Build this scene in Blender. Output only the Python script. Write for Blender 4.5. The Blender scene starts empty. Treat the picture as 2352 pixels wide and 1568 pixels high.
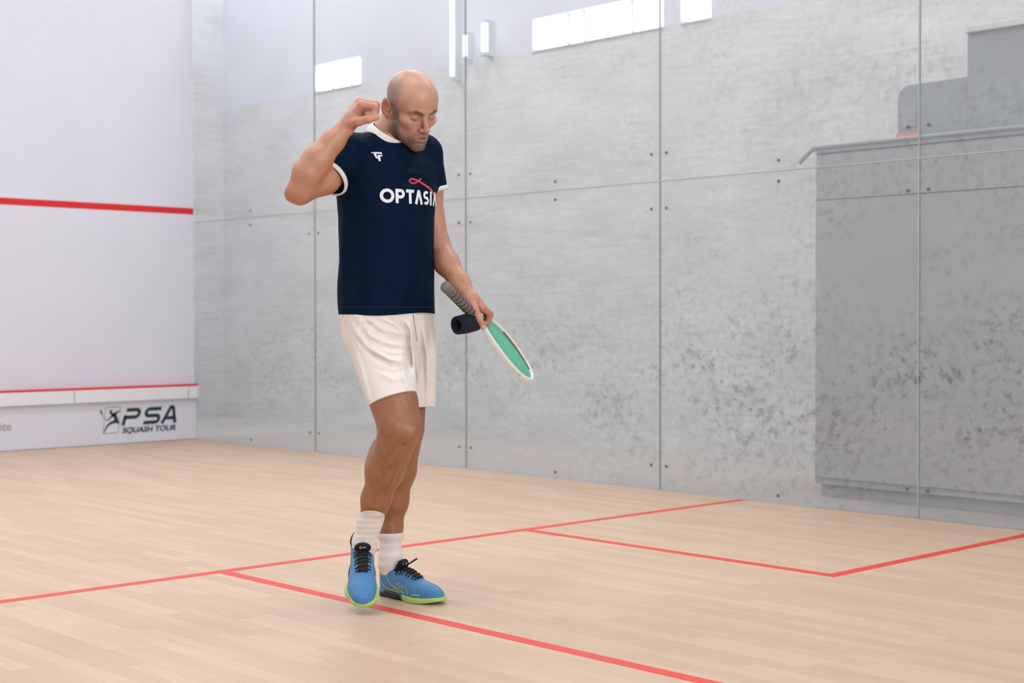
import bpy, bmesh, math, random
import numpy as np
from mathutils import Vector, Matrix
random.seed(7); rng = np.random.default_rng(7)
sc = bpy.context.scene; col = sc.collection

# ------------------------------------------------------------------ camera, world, lights, exposure
CAM = (-3.0475, -10.3055, 0.963); YAW = 0.75632; PITCH = -0.01635; ROLL = 0.00126
cd = bpy.data.cameras.new('camera'); cam = bpy.data.objects.new('camera', cd); col.objects.link(cam)
cd.sensor_width = 36; cd.lens = 52.137; cd.clip_start = .02; cd.clip_end = 200
cam.location = CAM
cam.rotation_euler = (Matrix.Rotation(-YAW, 3, 'Z') @ Matrix.Rotation(math.pi/2+PITCH, 3, 'X') @ Matrix.Rotation(-ROLL, 3, 'Z')).to_euler()
cd.dof.use_dof = True; cd.dof.focus_distance = 4.93; cd.dof.aperture_fstop = 3.6
sc.camera = cam
w = bpy.data.worlds.new('world'); sc.world = w; w.use_nodes = True
w.node_tree.nodes['Background'].inputs[0].default_value = (.9, .95, 1, 1)
w.node_tree.nodes['Background'].inputs[1].default_value = .25
vs = sc.view_settings; vs.view_transform = 'Standard'; vs.look = 'None'; vs.gamma = 1; vs.use_curve_mapping = False
vs.exposure = -0.02
sc.cycles.use_denoising = True
sc.cycles.max_bounces = 4; sc.cycles.diffuse_bounces = 3; sc.cycles.glossy_bounces = 2; sc.cycles.use_adaptive_sampling = True; sc.cycles.adaptive_threshold = .06; sc.cycles.adaptive_min_samples = 12; sc.cycles.transparent_max_bounces = 8; sc.cycles.caustics_reflective = False; sc.cycles.caustics_refractive = False
LAMP_W = 62.0      # watts of each ceiling light panel
SKY_E = 4.0         # brightness of the sky behind the clerestory windows
FILL_W = 45.0       # frontal fill from each window added at the back of the hall

# ------------------------------------------------------------------ helpers: materials
def nodes(name):
    m = bpy.data.materials.new(name); m.use_nodes = True; nt = m.node_tree
    return m, nt, nt.nodes['Principled BSDF'], nt.nodes['Material Output']
def srgb(r, g, b):
    f = lambda c: (c/255/12.92 if c <= 10 else ((c/255+.055)/1.055)**2.4)
    return (f(r), f(g), f(b), 1)
def mat(name, c, rough=.6, metal=0, noise=0, nscale=60, bump=0, bscale=200, sheen=0, spec=.5, emit=0):
    m, nt, b, o = nodes(name)
    b.inputs['Base Color'].default_value = c; b.inputs['Roughness'].default_value = rough; b.inputs['Metallic'].default_value = metal
    b.inputs['Specular IOR Level'].default_value = spec
    if sheen: b.inputs['Sheen Weight'].default_value = sheen
    if emit:
        b.inputs['Emission Color'].default_value = c; b.inputs['Emission Strength'].default_value = emit
    if noise or bump:
        tc = nt.nodes.new('ShaderNodeTexCoord')
    if noise:
        n = nt.nodes.new('ShaderNodeTexNoise'); n.inputs['Scale'].default_value = nscale; n.inputs['Detail'].default_value = 5
        nt.links.new(tc.outputs['Object'], n.inputs['Vector'])
        r = nt.nodes.new('ShaderNodeValToRGB'); nt.links.new(n.outputs[0], r.inputs[0])
        r.color_ramp.elements[0].position = .3; r.color_ramp.elements[1].position = .7
        r.color_ramp.elements[0].color = tuple(x*(1-noise) for x in c[:3])+(1,); r.color_ramp.elements[1].color = tuple(min(1, x*(1+noise)) for x in c[:3])+(1,)
        nt.links.new(r.outputs[0], b.inputs['Base Color'])
    if bump:
        n = nt.nodes.new('ShaderNodeTexNoise'); n.inputs['Scale'].default_value = bscale; n.inputs['Detail'].default_value = 4
        nt.links.new(tc.outputs['Object'], n.inputs['Vector'])
        bp = nt.nodes.new('ShaderNodeBump'); bp.inputs['Strength'].default_value = bump; bp.inputs['Distance'].default_value = .002
        nt.links.new(n.outputs[0], bp.inputs['Height']); nt.links.new(bp.outputs[0], b.inputs['Normal'])
    return m
def vcol_mat(name, rough=.5, noise=.1, nscale=250, sss=0, bump=0, bscale=400, spec=.5, sheen=0, stretch=(1, 1, 1)):
    m, nt, b, o = nodes(name)
    a = nt.nodes.new('ShaderNodeAttribute'); a.attribute_name = 'Col'
    tc = nt.nodes.new('ShaderNodeTexCoord'); mp = nt.nodes.new('ShaderNodeMapping'); mp.inputs['Scale'].default_value = stretch
    nt.links.new(tc.outputs['Object'], mp.inputs[0])
    n = nt.nodes.new('ShaderNodeTexNoise'); n.inputs['Scale'].default_value = nscale; n.inputs['Detail'].default_value = 4
    nt.links.new(mp.outputs[0], n.inputs['Vector'])
    mr = nt.nodes.new('ShaderNodeMapRange'); mr.inputs[1].default_value = .3; mr.inputs[2].default_value = .7
    mr.inputs[3].default_value = 1-noise; mr.inputs[4].default_value = 1+noise; nt.links.new(n.outputs[0], mr.inputs[0])
    mx = nt.nodes.new('ShaderNodeVectorMath'); mx.operation = 'SCALE'
    nt.links.new(a.outputs['Color'], mx.inputs[0]); nt.links.new(mr.outputs[0], mx.inputs['Scale'])
    nt.links.new(mx.outputs[0], b.inputs['Base Color'])
    b.inputs['Roughness'].default_value = rough; b.inputs['Specular IOR Level'].default_value = spec
    if sss:
        b.inputs['Subsurface Weight'].default_value = sss; b.inputs['Subsurface Radius'].default_value = (.012, .005, .003); b.inputs['Subsurface Scale'].default_value = .5
    if sheen: b.inputs['Sheen Weight'].default_value = sheen
    if bump:
        n2 = nt.nodes.new('ShaderNodeTexNoise'); n2.inputs['Scale'].default_value = bscale; nt.links.new(tc.outputs['Object'], n2.inputs['Vector'])
        bp = nt.nodes.new('ShaderNodeBump'); bp.inputs['Strength'].default_value = bump; bp.inputs['Distance'].default_value = .001
        nt.links.new(n2.outputs[0], bp.inputs['Height']); nt.links.new(bp.outputs[0], b.inputs['Normal'])
    return m

# ------------------------------------------------------------------ helpers: objects
def tag(o, label=None, cat=None, kind=None, group=None):
    if label: o['label'] = label
    if cat: o['category'] = cat
    if kind: o['kind'] = kind
    if group: o['group'] = group
    return o
def empty(name, loc=(0, 0, 0), rz=0, parent=None):
    o = bpy.data.objects.new(name, None); col.objects.link(o); o.location = loc; o.rotation_euler = (0, 0, rz); o.parent = parent
    return o
def obj(name, me, m=None, parent=None):
    o = bpy.data.objects.new(name, me); col.objects.link(o); o.parent = parent
    if m and not me.materials: me.materials.append(m)
    return o
def mesh(name, V, F, smooth=False, colors=None):
    me = bpy.data.meshes.new(name); me.from_pydata([tuple(map(float, v)) for v in V], [], [tuple(map(int, f)) for f in F]); me.update()
    if smooth: me.polygons.foreach_set('use_smooth', np.ones(len(me.polygons), bool))
    if colors is not None:
        a = me.attributes.new('Col', 'FLOAT_COLOR', 'POINT'); c = np.ones((len(V), 4), np.float32); c[:, :3] = colors
        a.data.foreach_set('color', c.ravel())
    return me
BF = [(0, 3, 2, 1), (4, 5, 6, 7), (0, 1, 5, 4), (1, 2, 6, 5), (2, 3, 7, 6), (3, 0, 4, 7)]
def boxmesh(name, lo, hi, bev=0):
    (x0, y0, z0), (x1, y1, z1) = lo, hi
    V = [(x0, y0, z0), (x1, y0, z0), (x1, y1, z0), (x0, y1, z0), (x0, y0, z1), (x1, y0, z1), (x1, y1, z1), (x0, y1, z1)]
    me = mesh(name, V, BF)
    if bev:
        bm = bmesh.new(); bm.from_mesh(me); bmesh.ops.bevel(bm, geom=bm.edges[:], offset=bev, segments=3, profile=.6, affect='EDGES'); bm.to_mesh(me); bm.free()
    return me
def box(name, lo, hi, m, parent=None, bev=0): return obj(name, boxmesh(name, lo, hi, bev), m, parent)
def tube_geo(P, R, seg=8, cap=True):
    P = np.array(P, float); n = len(P); R = np.full(n, R) if np.isscalar(R) else np.array(R)
    T = np.gradient(P, axis=0); T /= np.linalg.norm(T, axis=1)[:, None]+1e-12
    up = np.array([0, 0, 1.]) if abs(T[0][2]) < .9 else np.array([1., 0, 0])
    V = []; F = []
    a = np.cross(T[0], up); a /= np.linalg.norm(a)
    for i in range(n):
        a = a-T[i]*(a@T[i]); a /= np.linalg.norm(a); b = np.cross(T[i], a)
        for k in range(seg):
            t = 2*math.pi*k/seg; V.append(P[i]+R[i]*(a*math.cos(t)+b*math.sin(t)))
    for i in range(n-1):
        for k in range(seg):
            k2 = (k+1) % seg; F.append((i*seg+k, i*seg+k2, (i+1)*seg+k2, (i+1)*seg+k))
    if cap: F.append(tuple(range(seg))[::-1]); F.append(tuple((n-1)*seg+k for k in range(seg)))
    return V, F
def join_geo(gs):
    V = []; F = []
    for v, f in gs:
        o = len(V); V += list(v); F += [tuple(i+o for i in q) for q in f]
    return V, F
def smoothline(P, n):
    P = np.array(P, float)                       # Catmull-Rom through the points
    Q = np.vstack([2*P[0]-P[1], P, 2*P[-1]-P[-2]]); out = []
    m = len(P)-1
    for t in np.linspace(0, m-1e-9, n):
        i = int(t); u = t-i; p0, p1, p2, p3 = Q[i], Q[i+1], Q[i+2], Q[i+3]
        out.append(.5*((2*p1)+(-p0+p2)*u+(2*p0-5*p1+4*p2-p3)*u*u+(-p0+3*p1-3*p2+p3)*u**3))
    return np.array(out)

# ------------------------------------------------------------------ helpers: solid modelling by distance fields
A_ = lambda *v: np.array(v, np.float32)
def nrm(v): v = np.array(v, float); return v/np.linalg.norm(v)
def smin(a, b, k):
    h = np.clip(.5+.5*(b-a)/k, 0, 1); return b+(a-b)*h-k*h*(1-h)
def smax(a, b, k): return -smin(-a, -b, k)
def cone(P, a, b, ra, rb):
    a = A_(*a); b = A_(*b); ab = b-a; h = np.clip(((P-a)@ab)/(ab@ab+1e-12), 0, 1)
    return np.linalg.norm(P-a-h[:, None]*ab, axis=1)-(ra+(rb-ra)*h)
def chain(P, pts, rs, k=.02):
    d = None
    for i in range(len(pts)-1):
        e = cone(P, pts[i], pts[i+1], rs[i], rs[i+1]); d = e if d is None else smin(d, e, k)
    return d
def ell(P, c, r, R=None):
    q = P-A_(*c)
    if R is not None: q = q@np.array(R, np.float32).T
    r = A_(*r); k0 = np.linalg.norm(q/r, axis=1); k1 = np.linalg.norm(q/(r*r), axis=1)+1e-9
    return k0*(k0-1)/k1
def segd(P, a, b):
    a = A_(*a); b = A_(*b); ab = b-a; h = np.clip(((P-a)@ab)/(ab@ab+1e-12), 0, 1)
    return np.linalg.norm(P-a-h[:, None]*ab, axis=1), h
def crease(P, pts, w, h):                        # a fold: ridge (h>0) or furrow (h<0) along a polyline
    d = None
    for i in range(len(pts)-1):
        e, _ = segd(P, pts[i], pts[i+1]); d = e if d is None else np.minimum(d, e)
    return h*np.exp(-(d/w)**2)
def fold(P, pts, w, h, back=.05):               # a soft fold on the front of a garment, fading out towards both ends
    q = P*A_(1, 0, 1); n = len(pts)-1; d = np.full(len(P), 9, np.float32); t = np.zeros(len(P), np.float32)
    for i in range(n):
        e, s_ = segd(q, np.array(pts[i])*[1, 0, 1], np.array(pts[i+1])*[1, 0, 1]); k = e < d; d = np.where(k, e, d); t = np.where(k, (i+s_)/n, t)
    return h*np.exp(-(d/w)**2)*np.sin(np.pi*np.clip(t*.94+.03, 0, 1))**.7/(1+np.exp((P[:, 1]-back)/.02))
def loft(P, tab, th):                            # table rows: height, centre r, centre f, half width, half depth
    t = np.array(tab, float); t = t[np.argsort(t[:, 0])]; u = P[:, 2]
    g = lambda i: np.interp(u, t[:, 0], t[:, i]).astype(np.float32)
    c, s = math.cos(th), math.sin(th)
    x = P[:, 0]-g(1); y = P[:, 1]-g(2); a = g(3); b = g(4)
    X = x*c+y*s; Y = -x*s+y*c
    k0 = np.sqrt((X/a)**2+(Y/b)**2); k1 = np.sqrt((X/a/a)**2+(Y/b/b)**2)+1e-6
    return k0*(k0-1)/k1
def surface(f, lo, hi, h, s=6, slack=2.4, newton=1):
    lo = np.array(lo, float); hi = np.array(hi, float)
    nc = np.ceil((hi-lo)/(h*s)).astype(int)+1; n = nc*s
    ax = [lo[i]+h*(np.arange(nc[i])*s+(s-1)/2) for i in range(3)]
    G = np.stack(np.meshgrid(*ax, indexing='ij'), -1).reshape(-1, 3).astype(np.float32)
    dc = f(G).reshape(nc)
    D = np.repeat(np.repeat(np.repeat(dc, s, 0), s, 1), s, 2).astype(np.float32)
    near = np.abs(dc) < h*s*slack
    M = np.repeat(np.repeat(np.repeat(near, s, 0), s, 1), s, 2)
    I = np.argwhere(M)
    for k in range(0, len(I), 400000):
        J_ = I[k:k+400000]; D[J_[:, 0], J_[:, 1], J_[:, 2]] = f((lo+J_*h).astype(np.float32))
    S = D < 0
    c = np.zeros(tuple(n-1), np.int8)
    for dx in (0, 1):
        for dy in (0, 1):
            for dz in (0, 1): c += S[dx:n[0]-1+dx, dy:n[1]-1+dy, dz:n[2]-1+dz]
    C = np.argwhere((c > 0) & (c < 8)); idx = -np.ones(tuple(n-1), np.int32); idx[C[:, 0], C[:, 1], C[:, 2]] = np.arange(len(C))
    acc = np.zeros((len(C), 3)); cnt = np.zeros(len(C))
    cor = [(a, b, e) for a in (0, 1) for b in (0, 1) for e in (0, 1)]
    for p in cor:
        for q in cor:
            if sum(abs(p[i]-q[i]) for i in range(3)) == 1 and p < q:
                a = D[C[:, 0]+p[0], C[:, 1]+p[1], C[:, 2]+p[2]]; b = D[C[:, 0]+q[0], C[:, 1]+q[1], C[:, 2]+q[2]]
                x = (a < 0) != (b < 0); t = np.where(x, a/(a-b+1e-12), 0)[:, None]
                acc += np.where(x[:, None], np.array(p)+(np.array(q)-np.array(p))*t, 0); cnt += x
    V = lo+h*(C+acc/cnt[:, None])
    Q = []
    for axn in range(3):
        o1, o2 = [(1, 2), (2, 0), (0, 1)][axn]
        sl = [slice(None)]*3; sl[axn] = slice(0, -1); sl2 = [slice(None)]*3; sl2[axn] = slice(1, None)
        X = S[tuple(sl)] != S[tuple(sl2)]
        E = np.argwhere(X); E = E[(E[:, o1] > 0) & (E[:, o2] > 0) & (E[:, o1] < n[o1]-1) & (E[:, o2] < n[o2]-1)]
        ins = S[E[:, 0], E[:, 1], E[:, 2]]
        d1 = np.zeros(3, int); d1[o1] = 1; d2 = np.zeros(3, int); d2[o2] = 1
        g = lambda e: idx[e[:, 0], e[:, 1], e[:, 2]]
        q = np.stack([g(E-d1-d2), g(E-d2), g(E), g(E-d1)], 1); q[~ins] = q[~ins][:, ::-1]; Q.append(q)
    Q = np.concatenate(Q)
    for _ in range(newton):
        d, N = dgrad(f, V); V = V-N*np.clip(d, -h*.6, h*.6)[:, None]
    return V, Q
def dgrad(f, V, e=8e-4):
    V = V.astype(np.float32); d = f(V); g = np.stack([f(V+A_(e, 0, 0))-d, f(V+A_(0, e, 0))-d, f(V+A_(0, 0, e))-d], 1)/e
    L = np.linalg.norm(g, axis=1)[:, None]+1e-6
    return d/np.maximum(L[:, 0], .3), g/L
def settle(f, V, lift=0.0, it=4):                # bring points onto a surface
    V = np.array(V, float)
    for _ in range(it):
        d, N = dgrad(f, V); V = V-N*(d-lift)[:, None]
    return V
def cast(f, V, D, lift=0.0, it=40):              # march points along a direction until the surface
    V = np.array(V, np.float32); D = A_(*nrm(D))
    for _ in range(it): V = V+D*(np.clip(f(V), -.03, .05)*.8)[:, None]
    _, N = dgrad(f, V); return V+N*lift, N
def np_mesh(name, V, Q, colors=None):
    me = bpy.data.meshes.new(name); V = np.asarray(V, np.float32); Q = np.asarray(Q, np.int32)
    me.vertices.add(len(V)); me.vertices.foreach_set('co', V.ravel())
    me.loops.add(Q.size); me.loops.foreach_set('vertex_index', Q.ravel())
    me.polygons.add(len(Q)); me.polygons.foreach_set('loop_start', np.arange(0, Q.size, 4, dtype=np.int32)); me.polygons.foreach_set('loop_total', np.full(len(Q), 4, np.int32))
    me.polygons.foreach_set('use_smooth', np.ones(len(Q), bool)); me.update(calc_edges=True); me.validate()
    if colors is not None:
        a = me.attributes.new('Col', 'FLOAT_COLOR', 'POINT'); c = np.ones((len(V), 4), np.float32); c[:, :3] = colors; a.data.foreach_set('color', c.ravel())
    return me
def fbm(P, s, seed=0):                           # cheap smooth noise from sines
    r = np.random.default_rng(seed); o = np.zeros(len(P), np.float32)
    for k in range(7):
        v = r.normal(size=3); v = v/np.linalg.norm(v)*s*(.6+.25*k); o += np.sin(P@v.astype(np.float32)+r.uniform(0, 6.3))/(1+.4*k)
    return o/3
def ribbon2d(pts, wd, step=.002, closed=False):
    P = np.array(pts, float)
    if closed: P = np.vstack([P, P[:1]])
    out = [P[0]]
    for i in range(len(P)-1):
        k = max(1, int(np.linalg.norm(P[i+1]-P[i])/step))
        for t in range(1, k+1): out.append(P[i]+(P[i+1]-P[i])*t/k)
    P = np.array(out); T = np.gradient(P, axis=0)
    if closed: T[0] = T[-1] = P[1]-P[-2]
    T /= np.linalg.norm(T, axis=1)[:, None]+1e-9; N = np.stack([-T[:, 1], T[:, 0]], 1)
    wd = np.full(len(P), wd) if np.isscalar(wd) else np.interp(np.linspace(0, 1, len(P)), np.linspace(0, 1, len(wd)), wd)
    m = 4; V = []; F = []
    for i in range(len(P)):
        for j in range(m): V.append(P[i]+N[i]*wd[i]*(j/(m-1)-.5))
    for i in range(len(P)-1):
        for j in range(m-1): a = i*m+j; F.append((a, a+1, a+m+1, a+m))
    return V, F
def arc(cx, cy, rx, ry, a0, a1, n=18): return [(cx+rx*math.cos(math.radians(a0+(a1-a0)*i/n)), cy+ry*math.sin(math.radians(a0+(a1-a0)*i/n))) for i in range(n+1)]

# ------------------------------------------------------------------ materials of the place
def wood_mat(name, objrand):
    m, nt, b, o = nodes(name); L = nt.links.new
    if objrand: src = nt.nodes.new('ShaderNodeObjectInfo').outputs['Random']
    else:
        a = nt.nodes.new('ShaderNodeAttribute'); a.attribute_name = 'tone'; src = a.outputs['Fac']
    g = nt.nodes.new('ShaderNodeNewGeometry')
    mp = nt.nodes.new('ShaderNodeMapping'); mp.inputs['Scale'].default_value = (90, 4, 1); L(g.outputs['Position'], mp.inputs[0])
    ad = nt.nodes.new('ShaderNodeVectorMath'); ad.operation = 'ADD'
    cx = nt.nodes.new('ShaderNodeCombineXYZ'); mu = nt.nodes.new('ShaderNodeMath'); mu.operation = 'MULTIPLY'; mu.inputs[1].default_value = 40
    L(src, mu.inputs[0]); L(mu.outputs[0], cx.inputs[1]); L(mp.outputs[0], ad.inputs[0]); L(cx.outputs[0], ad.inputs[1])
    n = nt.nodes.new('ShaderNodeTexNoise'); n.inputs['Scale'].default_value = 1; n.inputs['Detail'].default_value = 4; L(ad.outputs[0], n.inputs['Vector'])
    r = nt.nodes.new('ShaderNodeValToRGB'); r.color_ramp.elements[0].color = srgb(199, 169, 143); r.color_ramp.elements[1].color = srgb(210, 183, 157)
    e = r.color_ramp.elements.new(.5); e.color = srgb(204, 176, 150)
    L(src, r.inputs[0])
    r2 = nt.nodes.new('ShaderNodeMapRange'); r2.inputs[1].default_value = .3; r2.inputs[2].default_value = .7; r2.inputs[3].default_value = .95; r2.inputs[4].default_value = 1.04; L(n.outputs[0], r2.inputs[0])
    sc_ = nt.nodes.new('ShaderNodeVectorMath'); sc_.operation = 'SCALE'; L(r.outputs[0], sc_.inputs[0]); L(r2.outputs[0], sc_.inputs['Scale'])
    L(sc_.outputs[0], b.inputs['Base Color']); b.inputs['Roughness'].default_value = .42; b.inputs['Specular IOR Level'].default_value = .45
    return m
M = {}
M['plank'] = wood_mat('maple_plank', True); M['planks'] = wood_mat('maple_planks_far', False)
M['subfloor'] = mat('subfloor', srgb(150, 120, 95), .8)
M['white_wall'] = mat('white_court_wall', srgb(217, 218, 229), .55, noise=.015, nscale=3)
M['white_trim'] = mat('white_plastic', srgb(228, 228, 234), .4)
M['red_wall'] = mat('red_wall_line', srgb(214, 30, 34), .5)
M['red_floor'] = mat('red_floor_line', srgb(222, 58, 46), .45)
M['hall_floor'] = mat('grey_hall_floor', srgb(176, 170, 168), .6, noise=.05, nscale=4)
M['plaster'] = mat('white_plaster', srgb(235, 235, 236), .8)
M['ceil'] = mat('ceiling_paint', srgb(240, 240, 240), .9)
M['silicone'] = mat('grey_silicone', srgb(182, 188, 190), .5)
M['steel'] = mat('brushed_steel', srgb(120, 122, 126), .4, metal=.8)
M['pad'] = mat('dark_rubber_pad', srgb(104, 106, 108), .6)
M['ink'] = mat('dark_green_ink', srgb(22, 48, 52), .6); M['greyink'] = mat('grey_ink', srgb(128, 130, 136), .6)
M['cab'] = mat('blue_grey_laminate', srgb(172, 173, 181), .6, noise=.03, nscale=3)
M['cab_dark'] = mat('dark_blue_grey_laminate', srgb(162, 167, 178), .55)
M['pink'] = mat('pale_red_strip', srgb(240, 150, 135), .5)
M['frame_w'] = mat('white_window_frame', srgb(205, 210, 216), .5)
M['sky_pane'] = mat('bright_sky_pane', (.93, .96, 1, 1), .3, emit=SKY_E)
M['tube_on'] = mat('lit_tube', (.9, .96, 1, 1), .3, emit=4.0)  # glow standing in for streaks reflected in the glass
M['diffuser'] = mat('lit_diffuser', (1, .99, .97, 1), .5, emit=3.0)

def concrete():
    m, nt, b, o = nodes('cast_concrete'); L = nt.links.new
    g = nt.nodes.new('ShaderNodeNewGeometry')
    def noise(scale, detail=6, rough=.6):
        mp = nt.nodes.new('ShaderNodeMapping'); mp.inputs['Scale'].default_value = scale; L(g.outputs['Position'], mp.inputs[0])
        n = nt.nodes.new('ShaderNodeTexNoise'); n.inputs['Scale'].default_value = 1; n.inputs['Detail'].default_value = detail; n.inputs['Roughness'].default_value = rough
        L(mp.outputs[0], n.inputs['Vector']); return n.outputs[0]
    a = noise((1.2, 1.2, 3.0)); c = noise((4, 4, 38)); d = noise((30, 30, 34), 3)
    mx = nt.nodes.new('ShaderNodeMath'); mx.operation = 'MULTIPLY_ADD'; mx.inputs[1].default_value = .9; L(c, mx.inputs[0]); L(a, mx.inputs[2])
    m2 = nt.nodes.new('ShaderNodeMath'); m2.operation = 'MULTIPLY_ADD'; m2.inputs[1].default_value = .6; L(d, m2.inputs[0]); L(mx.outputs[0], m2.inputs[2])
    r = nt.nodes.new('ShaderNodeValToRGB'); L(m2.outputs[0], r.inputs[0])
    mr = nt.nodes.new('ShaderNodeMapRange'); mr.inputs[1].default_value = .8; mr.inputs[2].default_value = 1.7; L(m2.outputs[0], mr.inputs[0]); L(mr.outputs[0], r.inputs[0])
    r.color_ramp.elements[0].color = srgb(190, 188, 190); r.color_ramp.elements[1].color = srgb(234, 234, 237)
    L(r.outputs[0], b.inputs['Base Color']); b.inputs['Roughness'].default_value = .85; b.inputs['Specular IOR Level'].default_value = .2
    return m
M['concrete'] = concrete()
M['upper'] = mat('lavender_grey_paint', srgb(216, 216, 228), .8, noise=.04, nscale=2)

def glass_mat(marks=True):
    m = bpy.data.materials.new('court_glass'); m.use_nodes = True; nt = m.node_tree; nt.nodes.clear(); L = nt.links.new
    N = lambda t: nt.nodes.new('ShaderNode'+t)
    def math_(op, a, b_=None, c_=None):
        n = N('Math'); n.operation = op
        for i, v in enumerate((a, b_, c_)):
            if v is None: continue
            if isinstance(v, (int, float)): n.inputs[i].default_value = v
            else: L(v, n.inputs[i])
        return n.outputs[0]
    out = N('OutputMaterial'); tr = N('BsdfTransparent'); tr.inputs[0].default_value = (.965, .985, .98, 1)
    gl = N('BsdfGlossy'); gl.inputs['Roughness'].default_value = 0.0
    lw = N('LayerWeight'); lw.inputs[0].default_value = .5
    fr = math_('MULTIPLY_ADD', math_('POWER', lw.outputs['Facing'], 5), .95, .036)
    mx = N('MixShader'); L(fr, mx.inputs[0]); L(tr.outputs[0], mx.inputs[1]); L(gl.outputs[0], mx.inputs[2])
    # pale haze painted over the whole pane as its light veil, and dark smears left by balls, thickest at playing height
    g = N('NewGeometry'); sx = N('SeparateXYZ'); L(g.outputs['Position'], sx.inputs[0])
    def noise(sc_, det=5, ro=.6, off=0):
        mp = N('Mapping'); mp.inputs['Scale'].default_value = sc_; mp.inputs['Location'].default_value = (off, off, off); L(g.outputs['Position'], mp.inputs[0])
        n = N('TexNoise'); n.inputs['Scale'].default_value = 1; n.inputs['Detail'].default_value = det; n.inputs['Roughness'].default_value = ro; L(mp.outputs[0], n.inputs['Vector']); return n.outputs[0]
    z = sx.outputs[2]; y = sx.outputs[1]
    band = math_('POWER', 2.718, math_('MULTIPLY', math_('POWER', math_('DIVIDE', math_('SUBTRACT', z, .62), .33), 2), -1))
    near = N('MapRange'); near.inputs[1].default_value = -3.4; near.inputs[2].default_value = -7.0; near.inputs[3].default_value = .25; near.inputs[4].default_value = 1.5; L(y, near.inputs[0])
    dens = math_('MULTIPLY', math_('MULTIPLY_ADD', band, .9, .16), near.outputs[0])
    patch = noise((2.0, 2.0, 2.6), 3, .5, 3.1)
    mr = N('MapRange'); mr.inputs[1].default_value = .42; mr.inputs[2].default_value = .62; L(patch, mr.inputs[0])
    spots = noise((26, 26, 26), 4, .7, 7)
    ms = N('MapRange'); ms.inputs[1].default_value = .50; ms.inputs[2].default_value = .72; L(spots, ms.inputs[0])
    smear = math_('MULTIPLY', math_('MULTIPLY', ms.outputs[0], math_('MULTIPLY_ADD', mr.outputs[0], .8, .2)), dens)
    smear = math_('MINIMUM', math_('MULTIPLY', smear, .75), .7)
    dk = N('BsdfDiffuse'); dk.inputs[0].default_value = srgb(84, 84, 82)
    m2 = N('MixShader'); L(smear, m2.inputs[0]); L(mx.outputs[0], m2.inputs[1]); L(dk.outputs[0], m2.inputs[2])
    haze = N('BsdfDiffuse'); haze.inputs[0].default_value = (.8, .8, .82, 1)
    m3 = N('MixShader'); L(math_('MULTIPLY_ADD', noise((.7, .7, .9), 4, .5, 11), .12, .03), m3.inputs[0]); L(m2.outputs[0], m3.inputs[1]); L(haze.outputs[0], m3.inputs[2])
    L(m3.outputs[0], out.inputs[0]); return m
M['glass'] = glass_mat()

# ------------------------------------------------------------------ the hall and the court
WX = 3.2; PW = 1.625; ZH = 1.716; ZT = 3.62
fl = empty('floor'); tag(fl, 'pale maple strip floor of the squash court', 'floor', 'structure')
box('subfloor', (-3.2, -9.75, -.06), (3.2, 0, -.022), M['subfloor'], fl)
# strips of maple running the length of the court; the ones that show largest are pieces of their own
def cam_px(x, y, z):
    v = cam.rotation_euler.to_matrix().transposed() @ (Vector((x, y, z))-Vector(CAM))
    if v.z > -.3: return None
    return (1176+3406.3*v.x/-v.z, 784-3406.3*v.y/-v.z, -v.z)
SW = .0640; rows = int(round(6.4/SW)); strips = []
for i in range(rows):
    x0 = -3.2+i*SW; y = 0-random.uniform(0, .4); ys = [0, y]
    while y > -9.75: y -= random.uniform(.32, .62); ys.append(max(y, -9.75))
    for a, b_ in zip(ys[:-1], ys[1:]):
        if a-b_ > .02: strips.append((x0, x0+SW, b_, a))
def share(s):
    p = cam_px((s[0]+s[1])/2, (s[2]+s[3])/2, 0)
    if p is None or not (-20 < p[0] < 2372 and 0 < p[1] < 1590): return 0
    return (s[3]-s[2])/p[2]**3
strips.sort(key=share, reverse=True)
pv = None
for s in strips[:300]:
    if pv is None:
        g_ = .0003
        V = [(-.5, -.5, -.022), (.5, -.5, -.022), (.5, .5, -.022), (-.5, .5, -.022), (-.5, -.5, 0), (.5, -.5, 0), (.5, .5, 0), (-.5, .5, 0)]
        pv = mesh('plank', V, BF); pv.materials.append(M['plank'])
    o = obj('plank', pv, None, fl); o.location = ((s[0]+s[1])/2, (s[2]+s[3])/2, random.uniform(-.00012, 0)); o.scale = (s[1]-s[0]-.0004, s[3]-s[2]-.0004, 1)
V = []; F = []; T = []
for s in strips[300:]:
    k = len(V); e = .0002; zz = random.uniform(-.00012, 0); t = random.random()
    x0, x1, y0, y1 = s[0]+e, s[1]-e, s[2]+e, s[3]-e
    V += [(x0, y0, -.022), (x1, y0, -.022), (x1, y1, -.022), (x0, y1, -.022), (x0, y0, zz), (x1, y0, zz), (x1, y1, zz), (x0, y1, zz)]
    F += [tuple(i+k for i in f) for f in BF]; T += [t]*8
me = mesh('planks_farther', V, F); a = me.attributes.new('tone', 'FLOAT', 'POINT'); a.data.foreach_set('value', np.array(T, np.float32))
tag(obj('planks_farther', me, M['planks'], fl), kind='stuff')
def line(name, x0, x1, y0, y1): return box(name, (x0, y0, -.002), (x1, y1, .0006), M['red_floor'], fl)
line('short_line', -3.2, 3.2, -5.49, -5.44); line('half_court_line', -.025, .025, -9.75, -5.49)
line('service_box_line', 1.575, 1.625, -7.09, -5.49); line('service_box_line', 1.575, 3.2, -7.14, -7.09)
hf = tag(box('floor_hall', (-9, -16, -.08), (5.0, 2.4, -.062), M['hall_floor']), 'grey floor of the hall around the court', 'floor', 'structure')
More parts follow.
